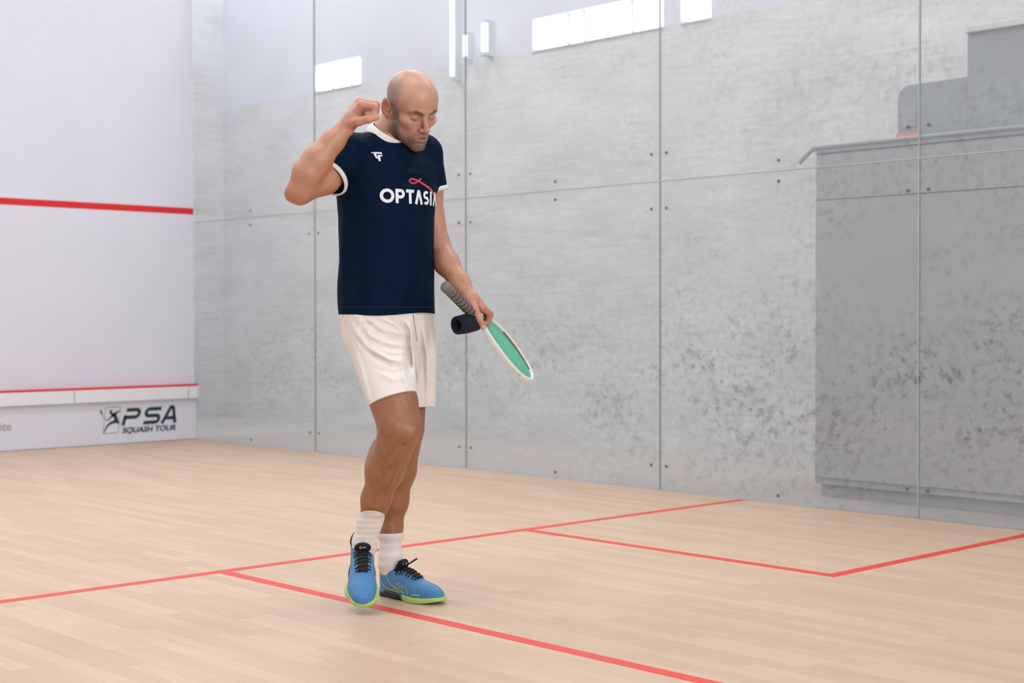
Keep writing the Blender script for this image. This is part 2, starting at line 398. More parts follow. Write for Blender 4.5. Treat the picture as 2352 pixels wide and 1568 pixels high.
for lo, hi in (((3.2, -16, -.062), (5.0, 2.4, 0)), ((-9, -16, -.062), (-3.2, 2.4, 0)), ((-3.2, -16, -.062), (3.2, -9.75, 0)), ((-3.2, 0, -.062), (3.2, 2.4, 0))):
    box('floor_slab', lo, hi, M['hall_floor'], hf)

# front wall with its painted lines and the tin
wf = tag(box('wall_front', (-3.2, 0, 0), (3.2, .16, 4.7), M['white_wall']), 'white front wall of the court with red lines', 'wall', 'structure')
box('service_line', (-3.2, -.0012, 1.78), (3.2, .001, 1.83), M['red_wall'], wf)
box('out_line', (-3.2, -.0012, 4.57), (3.2, .001, 4.62), M['red_wall'], wf)
tin = empty('tin', (0, 0, 0)); tag(tin, 'white tin board along the foot of the front wall with dark lettering', 'tin')
box('lower_board', (-3.2, -.022, .004), (3.21, -.0005, .334), M['white_wall'], tin)
xs = [-3.2, -.68, .73, 2.15, 3.118, 3.222]
for x0, x1 in zip(xs[:-1], xs[1:]):
    box('cap_strip', (x0+.003, -.055, .326), (x1-.003, -.0005, .422), M['white_trim'], tin, .004)
for x0, x1 in ((-3.2, 3.205),): box('tin_line', (x0, -.05, .4225), (x1, -.0005, .438), M['red_wall'], tin)

def flat(geo, x0, z0, m, name, parent, yy=-.0235, sx=1, shear=0):
    V, F = geo; P = [(x0+(p[0]+shear*p[1])*sx, yy, z0+p[1]) for p in V]
    return obj(name, mesh(name, P, F), m, parent)
def text_geo(s, size, bold=0):
    cu = bpy.data.curves.new('t', 'FONT'); cu.body = s; cu.size = size; cu.offset = bold; cu.resolution_u = 4
    o = bpy.data.objects.new('t', cu); col.objects.link(o); bpy.context.view_layer.update()
    me = bpy.data.meshes.new_from_object(o.evaluated_get(bpy.context.evaluated_depsgraph_get()))
    V = [(v.co.x, v.co.y) for v in me.vertices]; F = [tuple(p.vertices) for p in me.polygons]
    bpy.data.objects.remove(o); bpy.data.meshes.remove(me); return V, F
# wide slanted initials, the small line beneath and the player emblem in its rounded square
h = .132; st = .028
def slant(strokes, x, z, m, name, wd=st, sh=.28):
    flat(join_geo([ribbon2d(s, wd, .006) for s in strokes]), x, z, m, name, tin, shear=sh)
hh = h-st/2; q = st/2
slant([[(0, 0), (0, .6*h)], [(-.0, hh)]+[(.065, hh)]+arc(.085, hh-.028, .03, .028, 90, -90, 10)+[(.0, hh-.056)]], 2.562, .138, M['ink'], 'letter_p')
slant([[(.13, hh), (.04, hh)]+arc(.03, hh-.026, .026, .026, 90, 270, 8)+[(.05, hh-.052), (.09, hh-.052)]+arc(.1, q+.026, .026, .026, 90, -90, 8)+[(0, q)]], 2.732, .138, M['ink'], 'letter_s')
slant([[(-.005, 0), (.062, h-.004), (.082, h-.004)], [(.08, h), (.112, 0)], [(.03, .042), (.1, .042)]], 2.90, .138, M['ink'], 'letter_a', .027, .14)
flat(text_geo('SQUASH TOUR', .058, .0022), 2.555, .082, M['ink'], 'lettering', tin, sx=1.16, shear=.22)
flat(text_geo('uite', .086), 1.543, .150, M['greyink'], 'lettering', tin)
sq = [(0, .012), (.012, 0)]; rr = lambda x0, z0, x1, z1, r: arc(x1-r, z1-r, r, r, 0, 90, 5)+arc(x0+r, z1-r, r, r, 90, 180, 5)+arc(x0+r, z0+r, r, r, 180, 270, 5)+arc(x1-r, z0+r, r, r, 270, 360, 5)
flat(ribbon2d(rr(0, 0, .125, .2, .014), .0045, .006, True), 2.396, .085, M['greyink'], 'emblem_border', tin, shear=.12)
fig = [ribbon2d(smoothline([(.005, .005), (.03, .06), (.07, .083), (.095, .088)], 14), [.006, .014, .02, .024], .005),
       ribbon2d(smoothline([(.128, .075), (.105, .09), (.085, .13), (.07, .15)], 14), [.012, .03, .028, .022], .005),
       ribbon2d(smoothline([(.04, .16), (.07, .142), (.12, .172)], 14), [.012, .026, .008], .005),
       ribbon2d(smoothline([(.08, .14), (.045, .118), (.03, .1), (.012, .108)], 14), [.02, .012, .008, .006], .005),
       ribbon2d(smoothline([(-.002, .108), (-.03, .16)], 6), .004, .005),
       ribbon2d(smoothline([(-.026, .15), (-.042, .178)], 6), [.014, .012], .004),
       ribbon2d(arc(.047, .165, .007, .007, 0, 330, 12), .012, .004)]
flat(join_geo(fig), 2.396, .085, M['ink'], 'emblem_player', tin, yy=-.0238, shear=.12)

# glass side wall: two rows of toughened panes, silicone joints, round steel fixings
wr = empty('wall_right', (0, 0, 0)); tag(wr, 'glass side wall of the court, smeared with ball marks', 'wall', 'structure')
pane_lo = None
for k in range(6):
    for (z0, z1) in ((.004, ZH-.0025), (ZH+.0025, ZT)):
        o = box('pane', (WX, -PW*(k+1)+.0025, z0), (WX+.012, -PW*k-.0025, z1), M['glass'], wr)
for k in range(1, 6): box('joint', (WX-.0006, -PW*k-.0025, .004), (WX+.0126, -PW*k+.0025, ZT), M['silicone'], wr)
box('joint', (WX-.0003, -9.75, ZH-.0025), (WX+.0123, 0, ZH+.0025), M['silicone'], wr)
def disc_mesh(r, t):
    V, F = tube_geo([(0, 0, 0), (t, 0, 0)], r, 14); return mesh('fixing', V, F)
fx = disc_mesh(.0085, .005); fx.materials.append(M['pad']); ft = boxmesh('clamp_plate', (0, -.045, -.045), (.010, .045, .045), .003); ft.materials.append(M['steel'])
def fixing(y, z): o = obj('fixing', fx, None, wr); o.location = (WX-.006, y, z)
for k in range(1, 6):
    for s in (-1, 1):
        for z in (ZH-.152, ZH+.152, .137): fixing(-PW*k+s*.055, z)
for k in range(6):
    y = -PW*(k+.5); fixing(y, .04); fixing(y, ZH+.052); fixing(y, ZH-.055)

# concrete hall wall behind the glass, window strip along its top
ww = empty('wall_outer', (0, 0, 0)); tag(ww, 'rough grey concrete hall wall behind the glass', 'wall', 'structure')
ZS, ZW = 3.028, 3.275
box('concrete_face', (5.0, -16, 0), (5.3, 2.4, ZS), M['concrete'], ww)
box('upper_band', (5.0, -16, ZW), (5.3, 2.4, 6.5), M['upper'], ww)
wins = [(.168, .873), (-3.347, -2.013), (-3.781, -3.508)]
edges = sorted([2.4, -16]+[e for w_ in wins for e in w_])
for a, b_ in zip(edges[0::2], edges[1::2]): box('pier', (5.0, a, ZS), (5.3, b_, ZW), M['upper'], ww)
mull = {0: [.66, .38], 1: [-2.35, -2.52, -3.005], 2: []}
for i, (y0, y1) in enumerate(wins):
    wn = empty('window_%d' % (i+1), (0, 0, 0)); tag(wn, ['narrow bright window high on the concrete wall above the raised fist', 'long bright window strip high on the concrete wall', 'small bright window beside the long window strip'][i], 'window', 'structure')
    cuts = [y0]+sorted(mull[i])+[y1]
    for a, b_ in zip(cuts[:-1], cuts[1:]): box('pane', (5.08, a+.008, ZS+.005), (5.09, b_-.008, ZW-.005), M['sky_pane'], wn)
    for c_ in cuts[1:-1]: box('mullion', (5.05, c_-.008, ZS), (5.1, c_+.008, ZW), M['frame_w'], wn)
    box('sill', (4.99, y0, ZS-.012), (5.1, y1, ZS), M['frame_w'], wn)
tag(box('wall_end', (3.2, 2.4, 0), (5.3, 2.6, 6.5), M['concrete']), 'concrete end wall of the hall beside the front wall', 'wall', 'structure')
tag(box('wall_end_far', (-9.2, 2.4, 0), (3.2, 2.6, 6.5), M['plaster']), 'white hall wall behind the front wall', 'wall', 'structure')
tag(box('wall_left', (-9.2, -16, 0), (-9, 2.4, 6.5), M['plaster']), 'white hall wall opposite the glass', 'wall', 'structure')
tag(box('wall_back', (-9.2, -16.2, 0), (5.3, -16, 6.5), M['plaster']), 'white hall wall behind the viewer', 'wall', 'structure')
tag(box('ceiling', (-9.2, -16.2, 6.5), (5.3, 2.6, 6.6), M['ceil']), 'white hall ceiling', 'ceiling', 'structure')

def streak_tube(y, z0, z1, r, label):  # bright streaks reflected in the glass, built as added glowing tubes behind it
    e = empty('wall_tube_light', (4.93, y, z0)); tag(e, label, 'lamp', group='upright tube lights on the concrete wall')
    V, F = tube_geo([(0, 0, .03), (0, 0, z1-z0-.03)], r, 12); obj('tube', mesh('tube', V, F, True), M['tube_on'], e)
    for z in (0, z1-z0-.03):
        V, F = tube_geo([(0, 0, z), (0, 0, z+.03)], r*1.25, 12); obj('end_cap', mesh('end_cap', V, F), M['frame_w'], e)
    box('bracket', (.01, -r, 0), (.07, r, z1-z0), M['frame_w'], e)
streak_tube(-1.143, 2.90, 3.62, .016, 'long thin upright white tube light above the bowed head')
streak_tube(-1.300, 3.04, 3.27, .014, 'short dim upright tube light, between the long tube and the stub')
streak_tube(-1.538, 3.045, 3.33, .026, 'short thick upright tube light nearest the long window strip')

# ceiling light panels of the hall
def lamp_panel(x, y, label):
    e = empty('ceiling_light', (x, y, 6.38)); tag(e, label, 'lamp', group='ceiling light panels')
    box('housing', (-1.25, -.65, .02), (1.25, .65, .12), M['frame_w'], e); box('diffuser', (-1.2, -.6, 0), (1.2, .6, .02), M['diffuser'], e)
    ld = bpy.data.lights.new('panel_light', 'AREA'); ld.shape = 'RECTANGLE'; ld.size = 2.4; ld.size_y = 1.2; ld.energy = LAMP_W*(1.5 if x > 3 and y > 0 else .5 if x < -5 else 1); ld.color = (.97, .985, 1)
    lo = bpy.data.objects.new('panel_light', ld); col.objects.link(lo); lo.location = (0, 0, -.01); lo.parent = e
for x, cx in ((-6.2, 'beside the plain white wall'), (-1.4, 'above the court'), (3.5, 'above the glass wall')):
    for y, cy in ((-6.9, 'over the service boxes'), (-3.0, 'over the front court'), (.7, 'behind the front wall')): lamp_panel(x, y, 'wide ceiling light panel %s, %s' % (cx, cy))
for k_ in ('sky_pane', 'tube_on', 'diffuser'): M[k_].cycles.emission_sampling = 'NONE'

# tall windows added unseen behind the viewer, as frontal fill for player and front wall
for i_, xw in enumerate((-5.6, -1.9, 1.8)):
    wn = empty('window_%d' % (i_+4), (xw, -16, 0)); tag(wn, ['hall window behind the viewer, nearest the plain white side wall', 'middle hall window behind the viewer', 'hall window behind the viewer, nearest the concrete wall'][i_], 'window', 'structure')
    for k in range(2):
        box('pane', (-1.55+1.57*k, .02, 1.4), (-.02+1.57*k, .03, 4.6), M['sky_pane'], wn)
    for x0_, x1_ in ((-1.65, -1.55), (-.02, .02), (1.55, 1.65)): box('mullion', (x0_, 0, 1.3), (x1_, .06, 4.7), M['frame_w'], wn)
    for z0_ in (1.3, 4.6): box('rail', (-1.65, 0, z0_), (1.65, .06, z0_+.1), M['frame_w'], wn)
    ld = bpy.data.lights.new('daylight', 'AREA'); ld.shape = 'RECTANGLE'; ld.size = 3.1; ld.size_y = 3.2; ld.energy = FILL_W; ld.color = (.94, .975, 1)
    lo = bpy.data.objects.new('daylight', ld); col.objects.link(lo); lo.location = (0, .08, 3.0); lo.rotation_euler = (math.pi/2, 0, 0); lo.parent = wn

# grey cabinet with things on it, standing behind the glass
cb = empty('cabinet', (3.65, -5.6, 0)); tag(cb, 'tall blue-grey cabinet standing behind the glass wall', 'cabinet')
box('carcass', (0, -2.6, .06), (.65, 0, 1.84), M['cab'], cb, .006); box('plinth', (.03, -2.58, 0), (.63, -.02, .06), M['cab_dark'], cb)
for k in range(2): box('door', (-.018, -2.58+k*1.286, .1), (0, -1.296+k*1.286, 1.585), M['cab'], cb, .002)
box('header_panel', (-.014, -2.59, 1.59), (0, -.01, 1.83), M['cab'], cb, .003)
V, F = tube_geo(smoothline([(-.01, .10, 1.80), (-.01, .06, 1.835), (-.01, .0, 1.868), (-.01, -.12, 1.874), (-.01, -1.4, 1.874), (-.01, -2.6, 1.874)], 40), .013, 8)
obj('edge_rail', mesh('edge_rail', V, F, True), M['cab_dark'], cb)
box('top', (-.01, -2.6, 1.84), (.65, 0, 1.872), M['cab_dark'], cb, .004)
mb = empty('equipment_case', (3.67, -6.09, 1.875)); tag(mb, 'round-cornered dark grey case on top of the cabinet', 'case')
bm = bmesh.new(); pr = [(0, 0)]+[(-.07+.07*math.cos(t), .205+.07*math.sin(t)) for t in np.linspace(0, math.pi/2, 8)]+[(-.396, .28), (-.396, 0)]
vs_ = [bm.verts.new((0, p[0], p[1])) for p in pr]; f_ = bm.faces.new(vs_); ex = bmesh.ops.extrude_face_region(bm, geom=[f_]); bmesh.ops.translate(bm, verts=[v for v in ex['geom'] if isinstance(v, bmesh.types.BMVert)], vec=(.35, 0, 0)); bmesh.ops.recalc_face_normals(bm, faces=bm.faces[:])
me = bpy.data.meshes.new('shell'); bm.to_mesh(me); bm.free(); obj('shell', me, M['cab_dark'], mb)
box('base_strip', (-.02, -.13, .012), (-.001, -.002, .030), M['pink'], mb); box('front_plate', (-.008, -.11, .06), (0, -.03, .16), M['cab'], mb, .003)
sb = empty('display_board', (3.66, -6.49, 1.875)); tag(sb, 'dark grey upright board with pale top edge on the cabinet', 'board')
box('panel', (0, -1.4, 0), (.06, 0, .49), M['cab_dark'], sb, .004); box('cap', (-.03, -1.45, .49), (.1, .0, .522), M['white_trim'], sb, .004)

# ------------------------------------------------------------------ the player: r = across, f = depth, u = height, metres, in the player's own frame
R_ = Vector((math.cos(YAW), -math.sin(YAW), 0)); F_ = Vector((math.sin(YAW), math.cos(YAW), 0))
base = Vector((CAM[0], CAM[1], 0))-.4157*R_+4.95*F_
person = empty('person', base, -YAW)
tag(person, 'bald man in navy shirt and white shorts raising a fist, head bowed', 'person')
M['skin'] = vcol_mat('skin', .44, .09, 330, bump=.2, bscale=420, spec=.7)
M['navy'] = mat('navy_jersey', srgb(4, 23, 45), .65, noise=.06, nscale=40, bump=.12, bscale=900, spec=.06)
M['white_knit'] = mat('white_knit', srgb(228, 224, 222), .8, bump=.2, bscale=700)
M['sock'] = mat('white_sock', srgb(228, 222, 216), .85, bump=.3, bscale=900)
M['shorts'] = mat('white_shorts', srgb(232, 224, 216), .75, bump=.1, bscale=900)
M['print_w'] = mat('white_print', srgb(232, 234, 238), .6); M['print_r'] = mat('red_print', srgb(214, 66, 74), .6)
M['seam'] = mat('dark_seam', srgb(12, 22, 36), .7)

TH = math.radians(38); LFT = np.array([math.cos(TH), math.sin(TH), 0]); FWD = np.array([math.sin(TH), -math.cos(TH), 0])

# ---- head
hy, hp, hr = math.radians(38), math.radians(27), math.radians(-7)
fw = np.array([math.sin(hy)*math.cos(hp), -math.cos(hy)*math.cos(hp), -math.sin(hp)]); rt = np.array([-math.cos(hy), -math.sin(hy), 0]); up = np.cross(rt, fw)
rt, up = rt*math.cos(hr)+up*math.sin(hr), up*math.cos(hr)-rt*math.sin(hr)
HO = np.array((0.084,-0.012,1.657)); HR = np.stack([rt, fw, up]).astype(np.float32)      # world -> head rows
def to_head(P): return ((P-HO.astype(np.float32))@HR.T).astype(np.float32)
def head_l(Q):
    S = Q.copy(); S[:, 0] = np.abs(S[:, 0])
    d = ell(Q, (0, -.014, .040), (.0755, .098, .083))
    d = smin(d, ell(Q, (0, .030, .036), (.063, .055, .062)), .03)
    d = smin(d, ell(Q, (0, .028, -.035), (.054, .056, .07)), .025)
    d = smin(d, cone(S, (.048, -.008, -.062), (.012, .067, -.107), .018, .016), .025)
    d = smin(d, ell(Q, (0, .028, -.082), (.043, .05, .034)), .02)
    d = smin(d, ell(Q, (0, .071, -.104), (.018, .018, .018)), .015)
    d = smin(d, ell(S, (.046, .050, -.022), (.019, .022, .017)), .02)
    d = smin(d, cone(S, (.045, .066, .017), (.013, .083, .014), .008, .009), .014)
    d = smax(d, -ell(S, (.031, .094, -.004), (.019, .018, .012)), .014)
    d = smin(d, ell(S, (.031, .0685, -.004), (.0155, .0148, .0115)), .004)
    d = d+crease(S, [(.018, .082, -.010), (.031, .0845, -.0108), (.044, .077, -.009)], .0016, .0022)
    d = smin(d, ell(Q, (0, .066, -.072), (.031, .024, .03)), .015)
    d = smin(d, cone(Q, (0, .079, .008), (0, .106, -.035), .0068, .0092), .012)
    d = smin(d, ell(S, (.0125, .094, -.041), (.0078, .011, .0075)), .006)
    d = smin(d, ell(Q, (0, .1065, -.039), (.0095, .009, .0085)), .006)
    d = smax(d, -ell(S, (.0065, .099, -.0490), (.0036, .006, .0042)), .003)
    d = smin(d, cone(S, (0, .0898, -.0642), (.021, .0800, -.0695), .0044, .0026), .006)
    d = smin(d, cone(S, (0, .0882, -.0800), (.017, .0805, -.0755), .0054, .0026), .006)
    d = smax(d, -cone(S, (0, .0940, -.0722), (.019, .082, -.0712), .0028, .0012), .0025)
    d = d+crease(S, [(0, .086, -.0905), (.014, .082, -.089)], .005, .003)
    d = d+crease(S, [(.017, .092, -.040), (.026, .080, -.056), (.029, .074, -.068)], .004, .0016)
    ER = [[.866, .5, 0], [-.5, .866, .12], [0, -.12, 1]]
    e = ell(S, (.084, -.026, -.003), (.0075, .0185, .032), ER); e = smax(e, -ell(S, (.0905, -.0205, -.001), (.0078, .0118, .0225), ER), .003)
    e = smin(e, cone(S, (.0855, -.030, .012), (.0835, -.031, -.010), .0032, .0032), .003); e = smin(e, ell(S, (.0815, -.013, -.008), (.005, .004, .006)), .003)
    e = smin(e, ell(S, (.0805, -.018, -.030), (.006, .009, .009)), .006)
    return smin(d, e, .005)
def neck(P): return cone(P, (-0.019,0.050,1.548), (0.037,0.035,1.637), .0605, .0535)
def headneck(P):
    d = smin(head_l(to_head(P)), neck(P), .02)
    return d-crease(P, [(0.023,-0.020,1.638), (0.049,-0.030,1.582), (0.060,-0.030,1.546)], .012, .004)
sm = lambda x: 1/(1+np.exp(-np.clip(x, -30, 30)))
C3 = lambda *c: np.array(srgb(*c)[:3])
def mixc(c, t, k): return c*(1-k[:, None])+t[None]*k[:, None]
def head_color(P):
    Q = to_head(P); x = np.abs(Q[:, 0]); y = Q[:, 1]; z = Q[:, 2]
    c = np.repeat(C3(192, 141, 117)[None], len(P), 0)
    c = mixc(c, C3(180, 114, 96), sm((.03-np.linalg.norm(Q-A_(0, .1, -.035), axis=1))/.008)*.5)
    n = .5+.5*fbm(P, 900, 3)
    hair = sm((.028-y-.25*np.maximum(z-.04, 0))/.006)*sm((.098-z+.35*np.minimum(y, 0))/.008)*sm((z+.015+.5*np.minimum(y+.02, 0))/.008)*sm((x-.035-.3*y)/.008+np.where(y < -.06, 8, 0))
    c = mixc(c, C3(126, 104, 92), hair*(.72+.2*n))
    jaw = sm((-.040-z+.55*np.maximum(.03-y, 0)*0)/.007)
    side = sm((x-.050)/.004)*sm((.030-y)/.008)*sm((.005-z)/.006)*sm((y+.014)/.005)
    cheek = sm((z+.066+.30*(x-.03))/.006)*sm((y-.018)/.008)*sm((x-.027)/.004)
    front = sm((z+.0545)/.003)*sm((y-.02)/.006)
    beard = np.clip(jaw*(1-cheek)*(1-front)+side, 0, 1)*sm((z+.135)/.008)*sm((y+.012)/.006)
    lip = np.minimum(np.abs(segd(np.stack([x, y, z], 1), (0, .0915, -.0642), (.021, .0805, -.0695))[0]), np.abs(segd(np.stack([x, y, z], 1), (0, .090, -.0805), (.017, .082, -.0755))[0]))
    lk = sm((.0060-lip)/.0008)
    c = mixc(c, C3(80, 62, 54), beard*(1-lk)*(.68+.25*n))
    c = mixc(c, C3(158, 98, 86), lk*.8)
    mg = segd(np.stack([x, y, z], 1), (0, .0925, -.0722), (.017, .083, -.0712))[0]
    c = mixc(c, C3(70, 34, 30), sm((.0022-mg)/.0006))
    S = np.stack([x, y, z], 1)
    bw = np.minimum(segd(S, (.013, .090, .0135), (.034, .083, .0195))[0], segd(S, (.034, .083, .0195), (.050, .068, .0155))[0])
    c = mixc(c, C3(36, 26, 23), sm((.0052-bw)/.0010)*.95)
    ey = np.minimum(segd(S, (.018, .083, -.0100), (.031, .086, -.0110))[0], segd(S, (.031, .086, -.0110), (.045, .078, -.0085))[0])
    c = mixc(c, C3(38, 27, 24), sm((.0026-ey)/.0007)*.92)
    c = mixc(c, C3(140, 92, 76), sm((.016-np.linalg.norm(S-A_(.030, .082, .002), axis=1))/.004)*.45)
    c = mixc(c, C3(190, 112, 88), sm((x-.0755)/.002)*sm((.035-np.abs(z+.003))/.004)*.8)
    return c

# ---- arms, hands, legs, trunk
def fingers(P, chains, k=.004):
    d = None
    for pts, rs in chains:
        e = chain(P, pts, rs, .003); d = e if d is None else smin(d, e, k)
    return d
def arm_r(P):
    d = chain(P, [(-0.112,-0.070,1.502), (-0.190,-0.165,1.413), (-0.259,-0.225,1.362)], [.054, .050, .0405], .03)
    d = smin(d, chain(P, [(-0.258,-0.228,1.366), (-0.232,-0.238,1.420), (-0.202,-0.236,1.462), (-0.153,-0.224,1.523), (-0.110,-0.214,1.573)], [.038, .046, .0455, .035, .0275], .02), .02)
    return smin(d, ell(P, (-0.289,-0.222,1.354), (.016, .016, .018)), .02)
def hand_r(P):
    w = (-0.113,-0.214,1.570)
    mc = [(-0.058,-0.246,1.635), (-0.066,-0.224,1.646), (-0.072,-0.202,1.649), (-0.080,-0.182,1.645)]
    pip = [(-0.016,-0.248,1.628), (-0.014,-0.225,1.639), (-0.022,-0.202,1.644), (-0.034,-0.182,1.641)]
    dip = [(-0.019,-0.247,1.607), (-0.017,-0.224,1.616), (-0.025,-0.202,1.620), (-0.036,-0.184,1.620)]
    tip = [(-0.042,-0.243,1.606), (-0.041,-0.222,1.613), (-0.044,-0.202,1.619), (-0.051,-0.188,1.619)]
    d = None
    for a in mc:
        e = cone(P, w, a, .022, .0145); d = e if d is None else smin(d, e, .012)
    d = smin(d, chain(P, [(-0.089,-0.225,1.591), (-0.063,-0.215,1.611)], [.026, .017], .01), .012)
    fi = [([mc[i], pip[i], dip[i], tip[i]], [.0128, .0118, .0112, .0100]) for i in range(4)]
    d = smin(d, fingers(P, fi, .0025), .004)
    d = smin(d, ell(P, (-0.043,-0.212,1.624), (.022, .036, .018)), .006)
    for a in mc: d = smin(d, cone(P, a, a, .0136, .0136), .004)
    th = chain(P, [(-0.096,-0.236,1.578), (-0.067,-0.256,1.582), (-0.037,-0.262,1.588), (-0.013,-0.256,1.593)], [.0175, .0142, .0122, .0100], .006)
    d = smin(d, th, .006)
    d = d-crease(P, [(-0.104,-0.240,1.578), (-0.077,-0.262,1.610), (-0.061,-0.260,1.631)], .004, .0018)
    return smin(d, cone(P, (-0.153,-0.224,1.523), w, .0338, .0268), .012)
def arm_l(P):
    return chain(P, [(0.116,0.130,1.524), (0.130,0.140,1.394), (0.163,0.120,1.205), (0.194,0.080,1.147), (0.239,0.030,1.081), (0.278,-0.012,1.026)], [.052, .0445, .0385, .0385, .031, .0245], .03)
def hand_l(P):
    w = (0.279,-0.013,1.024)
    mc = [(0.316,-0.008,0.994), (0.318,0.013,0.997), (0.316,0.034,0.996), (0.310,0.053,0.993)]
    pip = [(0.340,0.034,0.975), (0.344,0.048,0.975), (0.341,0.062,0.974), (0.332,0.075,0.972)]
    dip = [(0.336,0.046,0.949), (0.339,0.060,0.949), (0.336,0.072,0.949), (0.327,0.084,0.950)]
    tip = [(0.319,0.040,0.940), (0.320,0.052,0.939), (0.317,0.064,0.940), (0.309,0.076,0.941)]
    d = None
    for a in mc:
        e = cone(P, w, a, .021, .0135); d = e if d is None else smin(d, e, .012)
    fi = [([mc[i], pip[i], dip[i], tip[i]], [.0108, .0096, .0088, .0076]) for i in range(4)]
    d = smin(d, fingers(P, fi, .0025), .004)
    th = chain(P, [(0.283,-0.030,1.013), (0.293,-0.048,0.987), (0.308,-0.058,0.956), (0.321,-0.052,0.931)], [.017, .0135, .0118, .0092], .006)
    d = smin(d, th, .008)
    return smin(d, cone(P, (0.239,0.030,1.081), w, .030, .0238), .012)
def leg_r(P):
    d = chain(P, [(-0.049,0.000,0.939), (0.032,-0.125,0.684), (0.052,-0.155,0.606), (0.029,-0.125,0.533), (-0.002,-0.080,0.463), (-0.036,-0.045,0.359), (-0.060,-0.015,0.280), (-0.078,0.000,0.212), (-0.081,0.010,0.186)],
              [.072, .0705, .064, .054, .0575, .0435, .0315, .0305, .033], .035)
    d = smin(d, ell(P, (0.083,-0.202,0.596), (.028, .022, .034)), .012)
    d = d+crease(P, [(0.048,-0.205,0.585), (0.061,-0.195,0.553), (0.093,-0.185,0.547)], .010, .005)+crease(P, [(0.037,-0.190,0.653), (0.042,-0.200,0.598)], .010, .005)-crease(P, [(-0.014,-0.140,0.650), (0.004,-0.150,0.580), (-0.006,-0.130,0.550)], .012, .005)
    d = smin(d, ell(P, (-0.020,-0.055,0.484), (.040, .045, .085)), .03)
    d = d-crease(P, [(0.007,-0.170,0.673), (0.037,-0.190,0.604)], .014, .004)+crease(P, [(0.052,-0.200,0.661), (0.048,-0.210,0.606), (0.066,-0.200,0.563)], .008, .003)
    return d-crease(P, [(0.065,-0.185,0.541), (0.025,-0.130,0.423), (-0.026,-0.070,0.316)], .008, .004)
def leg_l(P):
    d = chain(P, [(0.061,0.120,0.938), (0.050,0.120,0.648), (0.047,0.115,0.581), (0.037,0.130,0.513), (0.025,0.150,0.440), (0.007,0.170,0.329), (-0.006,0.180,0.230), (-0.006,0.175,0.118), (-0.002,0.170,0.089)],
              [.070, .060, .060, .053, .055, .0445, .036, .0305, .032], .035)
    d = smin(d, ell(P, (0.065,0.070,0.577), (.028, .022, .034)), .02)
    return smin(d, ell(P, (0.018,0.180,0.461), (.042, .045, .085)), .03)
SH = [(.952, -.0035, .03, .172, .135), (1.15, -.002, .03, .167, .131), (1.295, -.004, .032, .171, .131), (1.397, -.004, .035, .186, .129), (1.47, -.002, .04, .184, .118), (1.525, .002, .045, .155, .090), (1.56, .004, .05, .10, .068)]
def trunk(P):
    t = [(u, a, b, c*.9, e*.88) for u, a, b, c, e in SH]; t[0] = (.95, -.003, .03, .13, .10)
    d = smax(loft(P, t, TH), np.maximum(P[:, 2]-1.55, .92-P[:, 2]), .05)
    return smin(d, chain(P, [(-0.114,-0.070,1.497), (-0.013,0.045,1.518), (0.119,0.130,1.518)], [.048, .040, .048], .03), .03)
def limbs(P):
    d = smin(trunk(P), neck(P), .03)
    for g in (arm_r, arm_l): d = smin(d, g(P), .02)
    L = smin(leg_r(P), leg_l(P), .006)
    return smin(d, L, .02)
def limb_color(P):
    c = np.repeat(C3(184, 129, 101)[None], len(P), 0); u = P[:, 2]
    c = mixc(c, C3(150, 97, 61), sm((.95-u)/.03))
    n = fbm(P*A_(1, 1, .35), 520, 5)
    c = mixc(c, C3(88, 52, 32), np.clip(n, 0, 1)*np.where(u < .9, .42, .26)*sm((.9-np.abs(u-.45)*1.0)/.1))
    el = sm((.045-np.linalg.norm(P-A_(*(-0.281,-0.240,1.345)), axis=1))/.012); c = mixc(c, C3(176, 98, 74), el*.5)
    kn = sm((.05-np.linalg.norm(P-A_(*(0.073,-0.210,0.599)), axis=1))/.015); c = mixc(c, C3(158, 100, 76), kn*.4)
    return c
def hand_color(P):
    c = np.repeat(C3(192, 134, 110)[None], len(P), 0); n = .5+.5*fbm(P, 160, 9)
    c = mixc(c, C3(186, 108, 90), n*.35)
    nail = sm((.0075-np.linalg.norm(P-A_(*(0.322,-0.062,0.929)), axis=1))/.001); c = mixc(c, C3(228, 184, 164), nail*.8)
    return c
Vs = []; Qs = []; Cs = []; off = 0
def add_body(f, lo, hi, h, cf):
    global off
    V, Q = surface(f, lo, hi, h); Vs.append(V); Qs.append(Q+off); Cs.append(cf(V.astype(np.float32))); off += len(V)
def cut_neck(P): return np.maximum(limbs(P), P[:, 2]-1.60)
add_body(lambda P: np.maximum(limbs(P), (P[:, 2]-1.60)), (-.36, -.32, .10), (.34, .30, 1.66), .0042, limb_color)
add_body(headneck, np.array((-0.014,0.000,1.498))-A_(.03, .15, 0), np.array((0.204,0.000,1.818))+A_(0, .19, 0), .0017, head_color)
add_body(hand_r, np.minimum((-0.111,-0.300,1.541), (-0.128,-0.150,1.560)), np.maximum((0.018,-0.300,1.664), (0.006,-0.150,1.687)), .0016, hand_color)
add_body(hand_l, np.minimum((0.251,-0.100,0.904), (0.244,0.100,0.901)), np.maximum((0.379,-0.100,1.053), (0.377,0.100,1.057)), .0016, hand_color)
me = np_mesh('body', np.concatenate(Vs), np.concatenate(Qs), np.concatenate(Cs)); obj('body', me, M['skin'], person)

